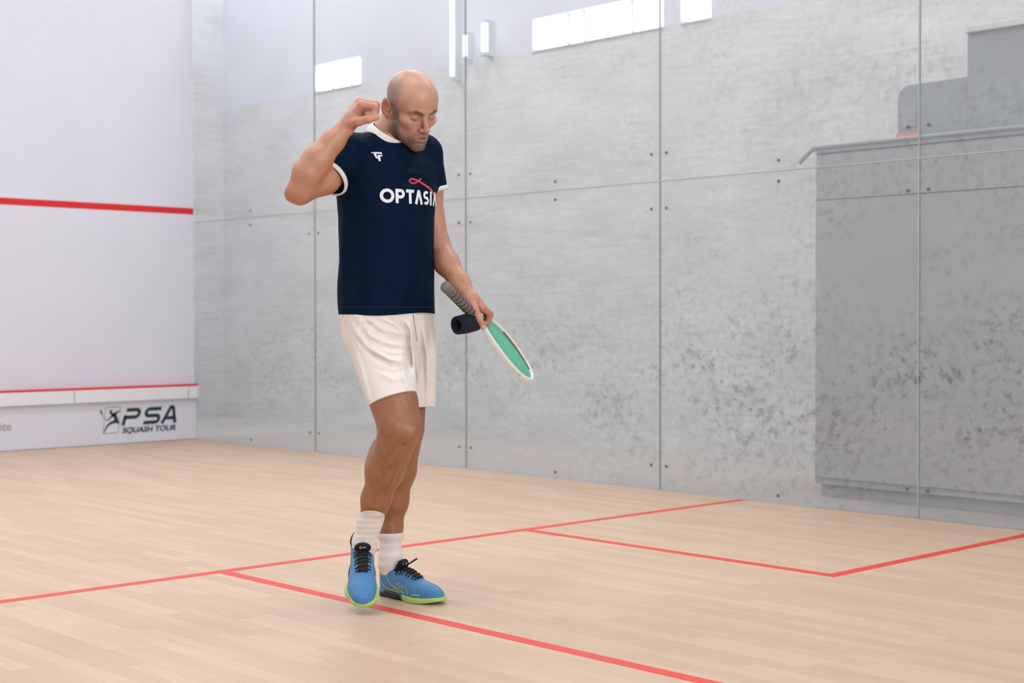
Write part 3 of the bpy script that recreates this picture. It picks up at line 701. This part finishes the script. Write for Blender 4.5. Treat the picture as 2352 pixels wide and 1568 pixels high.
# ---- shirt
def plane(P, p, n): return (P-A_(*p))@A_(*nrm(n))
SRa, SRb = np.array((-0.115,-0.065,1.497)), np.array((-0.175,-0.150,1.415)); SRn = nrm(SRb-SRa)
SLa, SLb = np.array((0.111,0.130,1.524)), np.array((0.134,0.145,1.400)); SLn = nrm(SLb-SLa)
NC = np.array((-0.005,0.030,1.560)); NN = nrm(np.array((0.038,0.020,1.635))-np.array((-0.016,0.050,1.555))+.25*np.array([0, 0, .05]))
def sleeves(P, g=0.0):
    a = cone(P, SRa, SRb+SRn*.03, .070+g, .064+g); a = np.maximum(a, plane(P, SRb, SRn))
    b = cone(P, SLa, SLb+SLn*.03, .066+g, .060+g); b = np.maximum(b, plane(P, SLb, SLn))
    return a, b
def shirt_solid(P):
    d = smax(loft(P, SH, TH), P[:, 2]-1.555, .03)
    d = smin(d, chain(P, [(-0.115,-0.065,1.497), (-0.060,-0.010,1.516), (-0.010,0.045,1.525), (0.064,0.090,1.529), (0.114,0.130,1.521)], [.064, .055, .050, .054, .060], .03), .025)
    a, b = sleeves(P); d = smin(d, a, .03); d = smin(d, b, .02)
    # folds
    for pts, w_, h_ in (([(-0.131,0.000,1.339), (-0.145,0.000,1.179), (-0.139,0.000,0.982)], .016, .007), ([(-0.099,0.000,1.266), (-0.113,0.000,1.121), (-0.113,0.000,0.981)], .014, -.006), ([(-0.163,0.000,1.150), (-0.163,0.000,0.978)], .012, .006),
                        ([(-0.128,0.000,1.559), (-0.058,0.000,1.520), (0.022,0.000,1.481)], .011, .005), ([(-0.131,0.000,1.535), (-0.076,0.000,1.481), (-0.041,0.000,1.411)], .013, .006), ([(-0.113,0.000,1.469), (-0.099,0.000,1.411), (-0.090,0.000,1.339)], .012, -.005),
                        ([(0.022,0.000,1.510), (0.065,0.000,1.443), (0.145,0.000,1.437)], .012, .006), ([(0.000,0.000,1.462), (0.058,0.000,1.411), (0.138,0.000,1.397)], .010, -.004),
                        ([(0.012,0.000,1.433), (0.051,0.000,1.394), (0.102,0.000,1.388)], .010, .004), ([(0.128,0.000,1.266), (0.138,0.000,1.121), (0.124,0.000,0.978)], .014, .006), ([(0.099,0.000,1.208), (0.105,0.000,1.077), (0.084,0.000,0.978)], .014, -.005),
                        ([(0.058,0.000,1.150), (0.052,0.000,0.978)], .016, .004), ([(-0.051,0.000,1.208), (-0.041,0.000,0.978)], .02, .004), ([(-0.073,0.000,1.062), (-0.076,0.000,0.978)], .012, -.004), ([(0.015,0.000,1.091), (0.006,0.000,0.978)], .014, -.004)):
        d = d-fold(P, pts, w_, h_, .03)
    return d+.0014*fbm(P, 55, 21)
def shirt(P):
    d = shirt_solid(P)
    hem = .9745+.006*np.sin((P[:, 0]+P[:, 1]*.6)*14)-.05*P[:, 0]*.3
    d = np.maximum(d, hem-P[:, 2])
    d = np.maximum(d, np.minimum(-(loft(P, SH, TH)+.008), P[:, 2]-hem-.05)*-1 if False else -np.maximum(loft(P, SH, TH)+.009, P[:, 2]-hem-.05))
    a, b = sleeves(P, -.007)
    for e, p, n in ((a, SRb, SRn), (b, SLb, SLn)):
        inner = np.maximum(cone(P, (SRa if p is SRb else SLa), p+n*.06, .063 if p is SRb else .059, .057 if p is SRb else .053), -plane(P, p-n*.03, n))
        d = np.maximum(d, -inner)
    return np.maximum(d, -cone(P, NC-NN*.06, NC+NN*.12, .060, .066))          # neck opening
V, Q = surface(shirt, (-.25, -.27, .94), (.24, .27, 1.62), .003)
sh = obj('shirt', np_mesh('shirt', V, Q), M['navy'], person); sh['label'] = 'navy short-sleeved shirt with white collar and cuffs'
def ring(c, n, r0, r1, h, t, name, m, parent, seg=64, sq=1.0, ax=None, bulge=.004):
    n = nrm(n); a = nrm(np.cross(n, ax if ax is not None else (0, 0, 1))); b = np.cross(n, a); V = []; F = []
    prof = [(r0, 0), (r0+bulge*.5, h*.25), ((r0+r1)/2+bulge, h*.5), (r1+bulge*.5, h*.85), (r1, h), (r1-t*.5, h+t*.3), (r1-t, h), ((r0+r1)/2-t, h*.5), (r0-t, 0)]
    for k in range(seg):
        q = 2*math.pi*k/seg
        for rr_, hh_ in prof: V.append(np.array(c)+rr_*(a*math.cos(q)+b*sq*math.sin(q))+n*hh_)
    m_ = len(prof)
    for k in range(seg):
        k2 = (k+1) % seg
        for j in range(m_): j2 = (j+1) % m_; F.append((k*m_+j, k*m_+j2, k2*m_+j2, k2*m_+j))
    return obj(name, mesh(name, V, F, True), m, parent)
o = ring(NC-NN*.008, NN, .0735, .0655, .034, .004, 'collar', M['white_knit'], sh); o['label'] = 'white stand collar'
o = ring(SRb-SRn*.007, SRn, .0668, .0660, .015, .004, 'cuff', M['white_knit'], sh); o = ring(SLb-SLn*.007, SLn, .0622, .0612, .015, .004, 'cuff', M['white_knit'], sh)
# print on the chest: each vertex of the flat artwork is laid onto the cloth along the chest's facing
TC = np.array([-.004, .035, 0])
def lay(geo, x0, z0, name, m, parent, lift=.0009):
    V, F = geo; P = np.array([TC+LFT*(x0+p[0])+FWD*.24+np.array([0, 0, z0+p[1]]) for p in V])
    P, N = cast(shirt_solid, P, -FWD, lift); me = mesh(name, P, F, True)
    return obj(name, me, m, parent)
zt = .963-(470-728.4)*.001453+.002; H_ = .047; sw = .0105
def word(ch):
    k = H_-sw
    if ch == 'O': return [arc(.0225, H_/2, .0182, k/2, 0, 360, 30)]
    if ch == 'P': return [[(.005, 0), (.005, H_)], [(.005, H_-sw/2), (.018, H_-sw/2)]+arc(.018, H_-sw/2-.0105, .0105, .0105, 90, -90, 10)+[(.005, H_-sw/2-.021)]]
    if ch == 'T': return [[(0, H_-sw/2), (.032, H_-sw/2)], [(.016, 0), (.016, H_)]]
    if ch == 'V': return [[(.004, 0), (.0165, H_-.001)], [(.0165, H_-.001), (.030, 0)]]
    if ch == 'S': return [arc(.014, H_-sw/2-.0093, .0095, .0093, 40, 270, 16)+arc(.014, sw/2+.0093, .0098, .0093, 90, -140, 16)]
    if ch == 'I': return [[(.005, 0), (.005, H_)]]
x = -.098; pz = zt-.004
for ch, adv in zip('OPTVSIV', (.050, .038, .036, .038, .035, .020, .03)):
    lay(join_geo([ribbon2d(s, sw if ch != 'S' else .0095, .0022) for s in word(ch)]), x, pz, 'letter', M['print_w'], sh); x += adv
zr = .963-(420-728.4)*.001453
lay(join_geo([ribbon2d(smoothline([(.0, .0), (-.018, .006), (-.036, .008), (-.044, .001), (-.034, -.006), (-.016, -.002), (.006, .012)], 40), .0052, .0022),
              ribbon2d(smoothline([(.0, .0), (.03, -.012), (.06, -.026), (.075, -.04)], 20), [.0052, .0075, .008, .010], .0022)]), .052, zr, 'swirl_print', M['print_r'], sh)
zl = .963-(367-728.4)*.001453
lay(join_geo([ribbon2d([(-.020, .0125), (.019, .0122)], [.002, .0055, .0055], .002), ribbon2d([(-.0062, .011), (.0005, -.006)], [.0085, .0065], .002), ribbon2d([(.0042, .0036), (.0178, .0036)], .0046, .002), ribbon2d([(.0075, .003), (.0050, -.0155)], [.008, .0065], .002)]), -.096, zl, 'chest_mark', M['print_w'], sh)
zp = .963-(400-728.4)*.001453
lay(ribbon2d([(0, 0), (0, .082)], .024, .004), .012, zp, 'placket', M['navy'], sh, .0028)
lay(join_geo([ribbon2d([(-.012, .0), (-.012, .08)], .0016, .004), ribbon2d([(-.012, 0), (.012, 0)], .0016, .004)]), .012, zp, 'placket_seam', M['seam'], sh, .0032)
ang = np.linspace(0, 2*math.pi, 160)
hp_ = np.array([TC+.30*(LFT*math.cos(t)+FWD*math.sin(t))+np.array([0, 0, .996]) for t in ang])
for _ in range(60): hp_[:, :2] += (np.array([-.003, .03])-hp_[:, :2])*np.clip(shirt_solid(hp_.astype(np.float32)), -.02, .05)[:, None]*1.6
V, F = tube_geo(hp_, .0011, 5, False); obj('hem_stitch', mesh('hem_stitch', V, F, True), M['seam'], sh)

# ---- shorts
PT = [(.76, -.003, .03, .085, .085), (.82, -.003, .03, .112, .10), (.87, -.003, .03, .146, .118), (.91, -.003, .03, .160, .124), (.97, -.003, .03, .171, .128), (1.02, -.003, .03, .160, .12)]
RHa, RHb = np.array((-0.032,-0.030,0.881)), np.array((0.028,-0.125,0.696)); RHn = nrm((.30, -.22, -.93))
LHa, LHb = np.array((0.067,0.085,0.887)), np.array((0.080,0.105,0.658)); LHn = nrm((.02, -.03, -1))
def shorts_solid(P):
    d = smax(loft(P, PT, TH), np.maximum(.78-P[:, 2], P[:, 2]-1.03), .05)
    a = cone(P, RHa, RHb+nrm(RHb-RHa)*.05, .098, .0765); b = cone(P, LHa, LHb+nrm(LHb-LHa)*.05, .092, .0695)
    d = smin(d, a, .03); d = smin(d, b, .014); d = smin(d, ell(P, (0.057,0.020,0.822), (.055, .085, .062)), .02)
    for pts, w_, h_ in (([(-0.090,0.000,0.964), (-0.041,0.000,0.905), (0.022,0.000,0.879), (0.073,0.000,0.871)], .013, .009), ([(-0.113,0.000,0.946), (-0.058,0.000,0.866), (0.022,0.000,0.827), (0.070,0.000,0.821)], .013, .008), ([(-0.058,0.000,0.961), (-0.007,0.000,0.924), (0.065,0.000,0.905)], .011, .007),
                        ([(-0.014,0.000,0.964), (0.036,0.000,0.939), (0.073,0.000,0.900)], .010, .006), ([(-0.065,0.000,0.929), (-0.007,0.000,0.891), (0.058,0.000,0.887)], .009, -.006), ([(-0.102,0.000,0.903), (-0.036,0.000,0.842), (0.051,0.000,0.798)], .012, -.006),
                        ([(-0.122,0.000,0.917), (-0.076,0.000,0.786), (-0.041,0.000,0.677)], .014, .007), ([(-0.131,0.000,0.939), (-0.093,0.000,0.830), (-0.055,0.000,0.714)], .010, -.004), ([(-0.014,0.000,0.786), (0.036,0.000,0.764), (0.080,0.000,0.769)], .014, .004),
                        ([(0.080,0.000,0.964), (0.090,0.000,0.859), (0.105,0.000,0.743)], .011, .009), ([(0.070,0.000,0.903), (0.076,0.000,0.837), (0.081,0.000,0.786)], .010, -.0035), ([(0.119,0.000,0.961), (0.134,0.000,0.830), (0.131,0.000,0.667)], .012, .009),
                        ([(0.105,0.000,0.939), (0.116,0.000,0.837), (0.116,0.000,0.743)], .009, -.004), ([(0.150,0.000,0.953), (0.151,0.000,0.670)], .009, .005), ([(0.052,0.000,0.859), (0.064,0.000,0.786), (0.081,0.000,0.728)], .010, .005), ([(-0.084,0.000,0.939), (-0.046,0.000,0.939), (-0.014,0.000,0.949)], .010, -.005), ([(-0.036,0.000,0.866), (0.022,0.000,0.850), (0.073,0.000,0.847)], .009, .005), ([(-0.029,0.000,0.798), (0.029,0.000,0.783), (0.076,0.000,0.794)], .008, -.003), ([(-0.078,0.000,0.961), (-0.093,0.000,0.895), (-0.081,0.000,0.859)], .008, .005), ([(0.032,0.000,0.964), (0.061,0.000,0.932), (0.079,0.000,0.885)], .007, -.004), ([(0.058,0.000,0.964), (0.087,0.000,0.917), (0.084,0.000,0.859)], .008, .006)):
        d = d-fold(P, pts, w_*.78, h_*1.5, .10)
    return d+.0013*fbm(P, 60, 31)
def shorts(P):
    d = shorts_solid(P)
    # each leg ends at its own hem; the two hems are told apart by which leg is nearer
    ra = segd(P, RHa, RHb+nrm(RHb-RHa)*.08)[0]; la = segd(P, LHa, LHb+nrm(LHb-LHa)*.08)[0]
    cutp = np.where(ra < la+.004, plane(P, RHb, RHn), plane(P, LHb, LHn))
    d = np.maximum(d, np.where(P[:, 2] < .82, cutp, -1))
    ia = np.maximum(cone(P, RHa, RHb+nrm(RHb-RHa)*.1, .080, .066), -plane(P, RHb-RHn*.03, RHn)); ib = np.maximum(cone(P, LHa, LHb+nrm(LHb-LHa)*.1, .076, .058), -plane(P, LHb-LHn*.03, LHn))
    return np.maximum(np.maximum(d, -ia), -ib)
V, Q = surface(shorts, (-.23, -.30, .62), (.23, .27, 1.05), .003)
st_ = obj('shorts', np_mesh('shorts', V, Q), M['shorts'], person); st_['label'] = 'white sports shorts'
V, F = tube_geo(settle(shorts_solid, smoothline([(0.103,-0.070,0.978), (0.106,-0.070,0.932), (0.111,-0.060,0.882)], 12), .005), .0028, 6); obj('drawstring', mesh('drawstring', V, F, True), M['white_knit'], st_)

# ---- socks
def band(f, g, p0, n0, p1, n1): return lambda P: np.maximum(np.maximum(f(P)-g, -plane(P, p0, n0)*-1 if False else plane(P, p0, n0)), plane(P, p1, n1))
sr = lambda P: np.maximum(np.maximum(leg_r(P)-.0042-.0004*np.sin(P[:, 2]*330), plane(P, (-0.059,-0.020,0.301), (.12, .42, 1))), -(P[:, 2]-.145))
sl = lambda P: np.maximum(np.maximum(leg_l(P)-.0040-.0009*np.sin(P[:, 2]*190), plane(P, (-0.006,0.180,0.217), (-.03, .05, 1))), -(P[:, 2]-.075))
for f_, b_ in ((sr, ((-.13, -.10, .13), (.06, .09, .36))), (sl, ((-.08, .05, .06), (.12, .28, .29)))):
    V, Q = surface(f_, *b_, .0024); o = obj('sock', np_mesh('sock', V, Q), M['sock'], person); o['label'] = 'white ankle sock'

# ---- shoes: x across, y heel to toe, z up
M['shoe_blue'] = mat('blue_mesh_upper', srgb(66, 126, 178), .6, noise=.13, nscale=160, bump=.35, bscale=500, sheen=.15)
M['lime'] = mat('lime_rubber', srgb(176, 210, 112), .5); M['black'] = mat('black_fabric', srgb(16, 18, 20), .7, bump=.2, bscale=600)
M['sole'] = vcol_mat('outsole', .5, .03); M['lime_line'] = mat('lime_trim', srgb(168, 192, 96), .5); M['blackr'] = mat('black_rubber', srgb(18, 19, 21), .5)
def sfoot(P, g=0):
    q = P*A_(1, 1, 0)
    d = cone(q, (0, .042, 0), (.002, .12, 0), .036+g, .035+g); d = smin(d, cone(q, (.003, .12, 0), (.004, .205, 0), .034+g, .0475+g), .03)
    return smin(d, cone(q, (.004, .205, 0), (-.002, .254, 0), .0475+g, .040+g), .02)
def upper_solid(P):
    d = ell(P, (0, .045, .050), (.0365, .046, .062))
    d = smin(d, ell(P, (0, .118, .040), (.038, .085, .062), None), .03)
    d = smin(d, ell(P, (.003, .205, .024), (.0485, .096, .045)), .03)
    d = smin(d, cone(P, (0, .050, .06), (0, .044, .115), .040, .0415), .025)
    return smax(d, sfoot(P, .004)*1.0, .012)
def upper(P):
    d = upper_solid(P)
    top = np.interp(P[:, 1], [-.02, .0, .03, .07, .10, .14, .17], [.113, .112, .096, .088, .098, .14, .2]).astype(np.float32)
    d = np.maximum(d, P[:, 2]-top); d = np.maximum(d, .012-P[:, 2])
    return np.maximum(d, -np.maximum(cone(P, (0, .054, .05), (0, .047, .16), .0355, .0365), .06-P[:, 2]))
def sole(P):
    toe = .011*np.clip((P[:, 1]-.20)/.09, 0, 1)**2
    top = np.interp(P[:, 1], [0, .05, .12, .2, .25, .30], [.030, .026, .022, .019, .021, .027]).astype(np.float32)
    d = smax(sfoot(P, .0035), np.maximum(P[:, 2]-top, toe-P[:, 2]), .005)
    return np.maximum(d, -ell(P, (.0, .125, -.012), (.08, .035, .022)))
def sole_color(P):
    k = sm((P[:, 1]-.150+.4*(P[:, 2]-.01))/.002); c = mixc(np.repeat(C3(20, 21, 23)[None], len(P), 0), C3(172, 206, 108), k)
    return mixc(c, C3(70, 130, 180), sm((.05-P[:, 1])/.004)*sm((P[:, 2]-.016)/.001))
sole_me = np_mesh('sole', *(lambda vq: vq)(surface(sole, (-.06, -.01, -.006), (.06, .31, .05), .0021)))
cc = np.zeros(len(sole_me.vertices)*3, np.float32); sole_me.vertices.foreach_get('co', cc); at = sole_me.attributes.new('Col', 'FLOAT_COLOR', 'POINT'); c4 = np.ones((len(cc)//3, 4), np.float32); c4[:, :3] = sole_color(cc.reshape(-1, 3)); at.data.foreach_set('color', c4.ravel()); sole_me.materials.append(M['sole'])
up_me = np_mesh('upper', *surface(upper, (-.06, -.01, .006), (.06, .31, .13), .0021)); up_me.materials.append(M['shoe_blue'])
def shoe(Mx, mirror, label, bow):
    e = empty('shoe'); e.parent = person; e.matrix_local = Mx; e['label'] = label
    obj('upper', up_me, None, e); obj('sole', sole_me, None, e)
    top_pt = lambda x, y: cast(upper_solid, [(x, y, .2)], (0, 0, -1))[0][0]
    # tongue with its throat, collar lining
    g = []; ny, nx = 16, 7
    for i in range(ny):
        y = .098+.098*i/(ny-1)
        for j in range(nx): x = (.0195-.004*i/(ny-1))*(2*j/(nx-1)-1); p = top_pt(x, y); g.append(p+np.array([0, 0, .0022]))
    V = list(g); F = [(i*nx+j, i*nx+j+1, (i+1)*nx+j+1, (i+1)*nx+j) for i in range(ny-1) for j in range(nx-1)]
    tg = obj('tongue', mesh('tongue', V, F, True), M['black'], e)
    tf = lambda P: smax(ell(P, (0, .098, .104), (.028, .012, .034), Matrix.Rotation(math.radians(28), 3, 'X')), -(P[:, 2]-.07), .004)
    V, Q = surface(tf, (-.035, .06, .06), (.035, .14, .14), .003); tt = obj('tongue_top', np_mesh('tongue_top', V, Q), M['black'], e)
    mk = [ribbon2d(arc(-.006, .0, .0035, .0045, 40, 400, 12), .002, .002), ribbon2d([(.001, -.002), (.004, .004), (.006, -.003), (.010, .004)], .0018, .002)]
    V, F = join_geo(mk); P, N = cast(tf, [(-p[0], .16, .118+p[1]) for p in V], (0, -1, 0), .0006); obj('tongue_mark', mesh('tongue_mark', P, F), M['print_w'], tt)
    ln = []
    for k in range(40):
        t = 2*math.pi*k/39; yy = .050+.044*math.sin(t); xx = .0375*math.cos(t); zz = float(np.interp(yy, [-.02, .0, .03, .07, .10, .14], [.113, .112, .096, .088, .098, .12])); ln.append((xx, yy-.004, zz))
    V, F = tube_geo(ln, .0045, 8, False); obj('collar_lining', mesh('collar_lining', V, F, True), M['black'], e)
    ys = np.linspace(.106, .192, 7)
    for i, y in enumerate(ys):
        wdt = .029-.004*i/6; dy = .010 if i % 2 == 0 else .007
        pts = [top_pt(xx, y-dy*(abs(xx)/wdt)+(.004*xx/wdt))+np.array([0, 0, .0045 if abs(xx) < .018 else .0018]) for xx in np.linspace(-wdt, wdt, 11)]
        V, F = tube_geo(pts, .0024, 6); obj('lace', mesh('lace', V, F, True), M['black'], e)
    if bow:
        p0 = top_pt(0, .118)+np.array([0, 0, .008])
        for s_ in (-1, 1):
            lp = smoothline([p0, p0+np.array([.012*s_, .012, .010]), p0+np.array([.034*s_, .02, .022]), p0+np.array([.040*s_, .008, .020]), p0+np.array([.02*s_, .0, .008]), p0], 26)
            V, F = tube_geo(lp, .0022, 6); obj('lace_bow', mesh('lace_bow', V, F, True), M['black'], e)
    # lime line work on both flanks
    for s_ in (-1, 1):
        def side(pl, wd, nm='trim_line', m=M['lime_line']):
            V, F = ribbon2d(pl, wd, .003); P, N = cast(upper_solid, [(.09*s_, p[0], p[1]) for p in V], (-s_, 0, 0), .0007); obj(nm, mesh(nm, P, F, True), m, e)
        side(smoothline([(.02, .085), (.035, .05), (.075, .030), (.13, .026)], 24), .0045); side(smoothline([(.06, .074), (.09, .045), (.13, .034), (.165, .028)], 24), .0035)
        side(smoothline([(.095, .028), (.115, .05), (.13, .056), (.125, .040)], 20), .0028); side(smoothline([(.115, .027), (.135, .046), (.15, .05), (.146, .036)], 20), .0028)
        side(smoothline([(.16, .05), (.175, .035), (.185, .026)], 12), .0025)
        side([(.20, .024+.004), (.235, .030)], .004)
    return e
def frame_of(o, d, upv):
    d = np.array(nrm(d)); u_ = np.array(upv, float); x = nrm(np.cross(d, u_)); u_ = np.cross(x, d)
    m = Matrix.Identity(4)
    for i in range(3): m[i][0] = x[i]; m[i][1] = d[i]; m[i][2] = u_[i]; m[i][3] = o[i]
    return m
ld_ = nrm((.735, -.678, 0)); lh = np.array((0.001,0.172,0.118))-ld_*.052; lh[2] = 0.0; lt = lh+ld_
shoe(frame_of(lh, lt-lh, (0, 0, 1)), False, 'planted blue running shoe with lime toe, pointing sideways', True)
rd = nrm((.10, -.88, -.46)); ru = nrm(np.cross(nrm(np.cross(rd, (0, 0, 1))), rd)); rh = np.array((-0.086,0.005,0.210))-rd*.055-ru*.095
shoe(frame_of(rh, rd, (0, 0, 1)), True, 'raised blue running shoe on its toe, heel lifted', False)

# ------------------------------------------------------------------ racket held in the hand, and the dark wristband
bt = np.array((0.200,-0.200,1.064)); tp = np.array((0.495,0.330,0.753)); ax_ = nrm(tp-bt)
img = nrm((tp-bt)*np.array([1, 0, 1])); ev = nrm((-img[2], 0, img[0]))
if ev[2] < 0: ev = -ev
kv = nrm(np.cross(ax_, ev)); kv = kv if kv[1] > 0 else -kv
wv = nrm(.30*ev+.954*kv)
mx = Matrix.Identity(4); nz = np.cross(wv, ax_)
for i in range(3): mx[i][0] = wv[i]; mx[i][1] = ax_[i]; mx[i][2] = nz[i]; mx[i][3] = bt[i]
PM = Matrix.Translation(base) @ Matrix.Rotation(-YAW, 4, 'Z')
rk = empty('squash_racket'); rk.matrix_world = PM @ mx
tag(rk, 'white squash racket with mint green strings held head down', 'racket')
M['frame_white'] = mat('white_racket_paint', srgb(232, 234, 232), .3); M['string'] = mat('mint_string', srgb(70, 200, 160), .45); M['gold'] = mat('brown_gold_paint', srgb(128, 96, 62), .4)
M['grip'] = mat('charcoal_grip', srgb(112, 108, 103), .6, noise=.1, nscale=90); M['grip_d'] = mat('black_grip_band', srgb(30, 30, 30), .6)
V, F = tube_geo([(0, 0, 0), (0, .004, 0), (0, .02, 0), (0, .05, 0), (0, .2, 0), (0, .215, 0)], [.015, .0178, .0178, .0160, .0150, .012], 14); obj('grip', mesh('grip', V, F, True), M['grip'], rk)
hx = [(.0165*math.cos(t), .02+.19*t/(2*math.pi*9), .0165*math.sin(t)) for t in np.linspace(0, 2*math.pi*9, 200)]
V, F = tube_geo(hx, .0012, 5); obj('grip_ridge', mesh('grip_ridge', V, F, True), M['grip_d'], rk)
def head_w(t):
    return .098*math.sin(math.pi*min(1, max(0, t))**1.12)**.54
Y0, Y1 = .258, .648
def outline(n): 
    L = []
    for t in np.linspace(0, 1, n): s_ = .5-.5*math.cos(math.pi*t); L.append((head_w(s_), Y0+(Y1-Y0)*s_))
    return L
OL = outline(48); loop = [(x, y) for x, y in OL]+[(-x, y) for x, y in OL[::-1][1:-1]]
def frame_strip(pts, w_, d_, closed):
    P = np.array(pts); n = len(P); V = []; F = []
    T = (np.roll(P, -1, 0)-np.roll(P, 1, 0)) if closed else np.gradient(P, axis=0)
    T /= np.linalg.norm(T, axis=1)[:, None]; N = np.stack([T[:, 1], -T[:, 0]], 1)
    pr = [(w_*.5*math.copysign(abs(math.cos(a))**.6, math.cos(a)), d_*.5*math.copysign(abs(math.sin(a))**.6, math.sin(a))) for a in np.linspace(0, 2*math.pi, 13)[:-1]]
    for i in range(n):
        for a, b_ in pr: V.append((P[i][0]+N[i][0]*a, P[i][1]+N[i][1]*a, b_))
    m_ = len(pr)
    for i in range(n if closed else n-1):
        i2 = (i+1) % n
        for j in range(m_): j2 = (j+1) % m_; F.append((i*m_+j, i*m_+j2, i2*m_+j2, i2*m_+j))
    return V, F
V, F = frame_strip(loop, .0105, .019, True); obj('head_frame', mesh('head_frame', V, F, True), M['frame_white'], rk)
gl_ = [(x*1.058, Y0+(y-Y0)*1.012) for x, y in OL[26:]]; V, F = frame_strip(gl_+[(-x, y) for x, y in gl_[::-1][1:]], .004, .015, False); obj('bumper_guard', mesh('bumper_guard', V, F, True), M['frame_white'], rk)
for s_ in (1,):
    gd = [(x*s_, y) for x, y in OL[26:46]]; V, F = frame_strip(gd, .0112, .0125, False); obj('frame_decal', mesh('frame_decal', V, F, True), M['gold'], rk)
V, F = tube_geo([(0, .205, 0), (0, .24, 0), (0, .268, 0)], [.0105, .010, .011], 12); obj('shaft', mesh('shaft', V, F, True), M['frame_white'], rk)
gs = []
inside = lambda x: [y for y in np.linspace(Y0, Y1, 300) if head_w((y-Y0)/(Y1-Y0)) > abs(x)+.002]
for x in np.linspace(-.088, .088, 17):
    ys = inside(x)
    if len(ys) > 2: gs.append(tube_geo([(x, ys[0], .0006), (x, ys[-1], .0006)], .0009, 5))
for y in np.arange(Y0+.025, Y1-.012, .0105):
    w_ = head_w((y-Y0)/(Y1-Y0))-.002; gs.append(tube_geo([(-w_, y, -.0006), (w_, y, -.0006)], .0009, 5))
V, F = join_geo(gs); obj('string_bed', mesh('string_bed', V, F, True), M['string'], rk)
gm = []
for i in range(4, 44, 1):
    for s_ in (1, -1):
        x, y = OL[i]; x2 = x*1.0+.0062*s_*0; t_ = (OL[i+1][0]-OL[i-1][0], OL[i+1][1]-OL[i-1][1]); l_ = math.hypot(*t_); nx_, ny_ = t_[1]/l_, -t_[0]/l_
        c_ = np.array([(x+nx_*.0048)*s_, y+ny_*.0048, 0]); e_ = np.array([(x+nx_*.0072)*s_, y+ny_*.0072, 0]); gm.append(tube_geo([c_, e_], .0014, 6))
V, F = join_geo(gm); tag(obj('grommets', mesh('grommets', V, F), M['string'], rk), kind='stuff')

wb = empty('wristband'); wb.matrix_world = PM
tag(wb, 'dark navy towelling wristband hanging from the hand with the racket', 'wristband')
M['navy_towel'] = mat('navy_towelling', srgb(14, 24, 42), .95, bump=.8, bscale=350)
wa = np.array((0.234,-0.085,0.936)); wz = np.array((0.297,-0.030,0.948)); o = ring(wa, wz-wa, .0300, .0290, float(np.linalg.norm(wz-wa)), .007, 'band', M['navy_towel'], wb, 48, 1.0, None, .003)
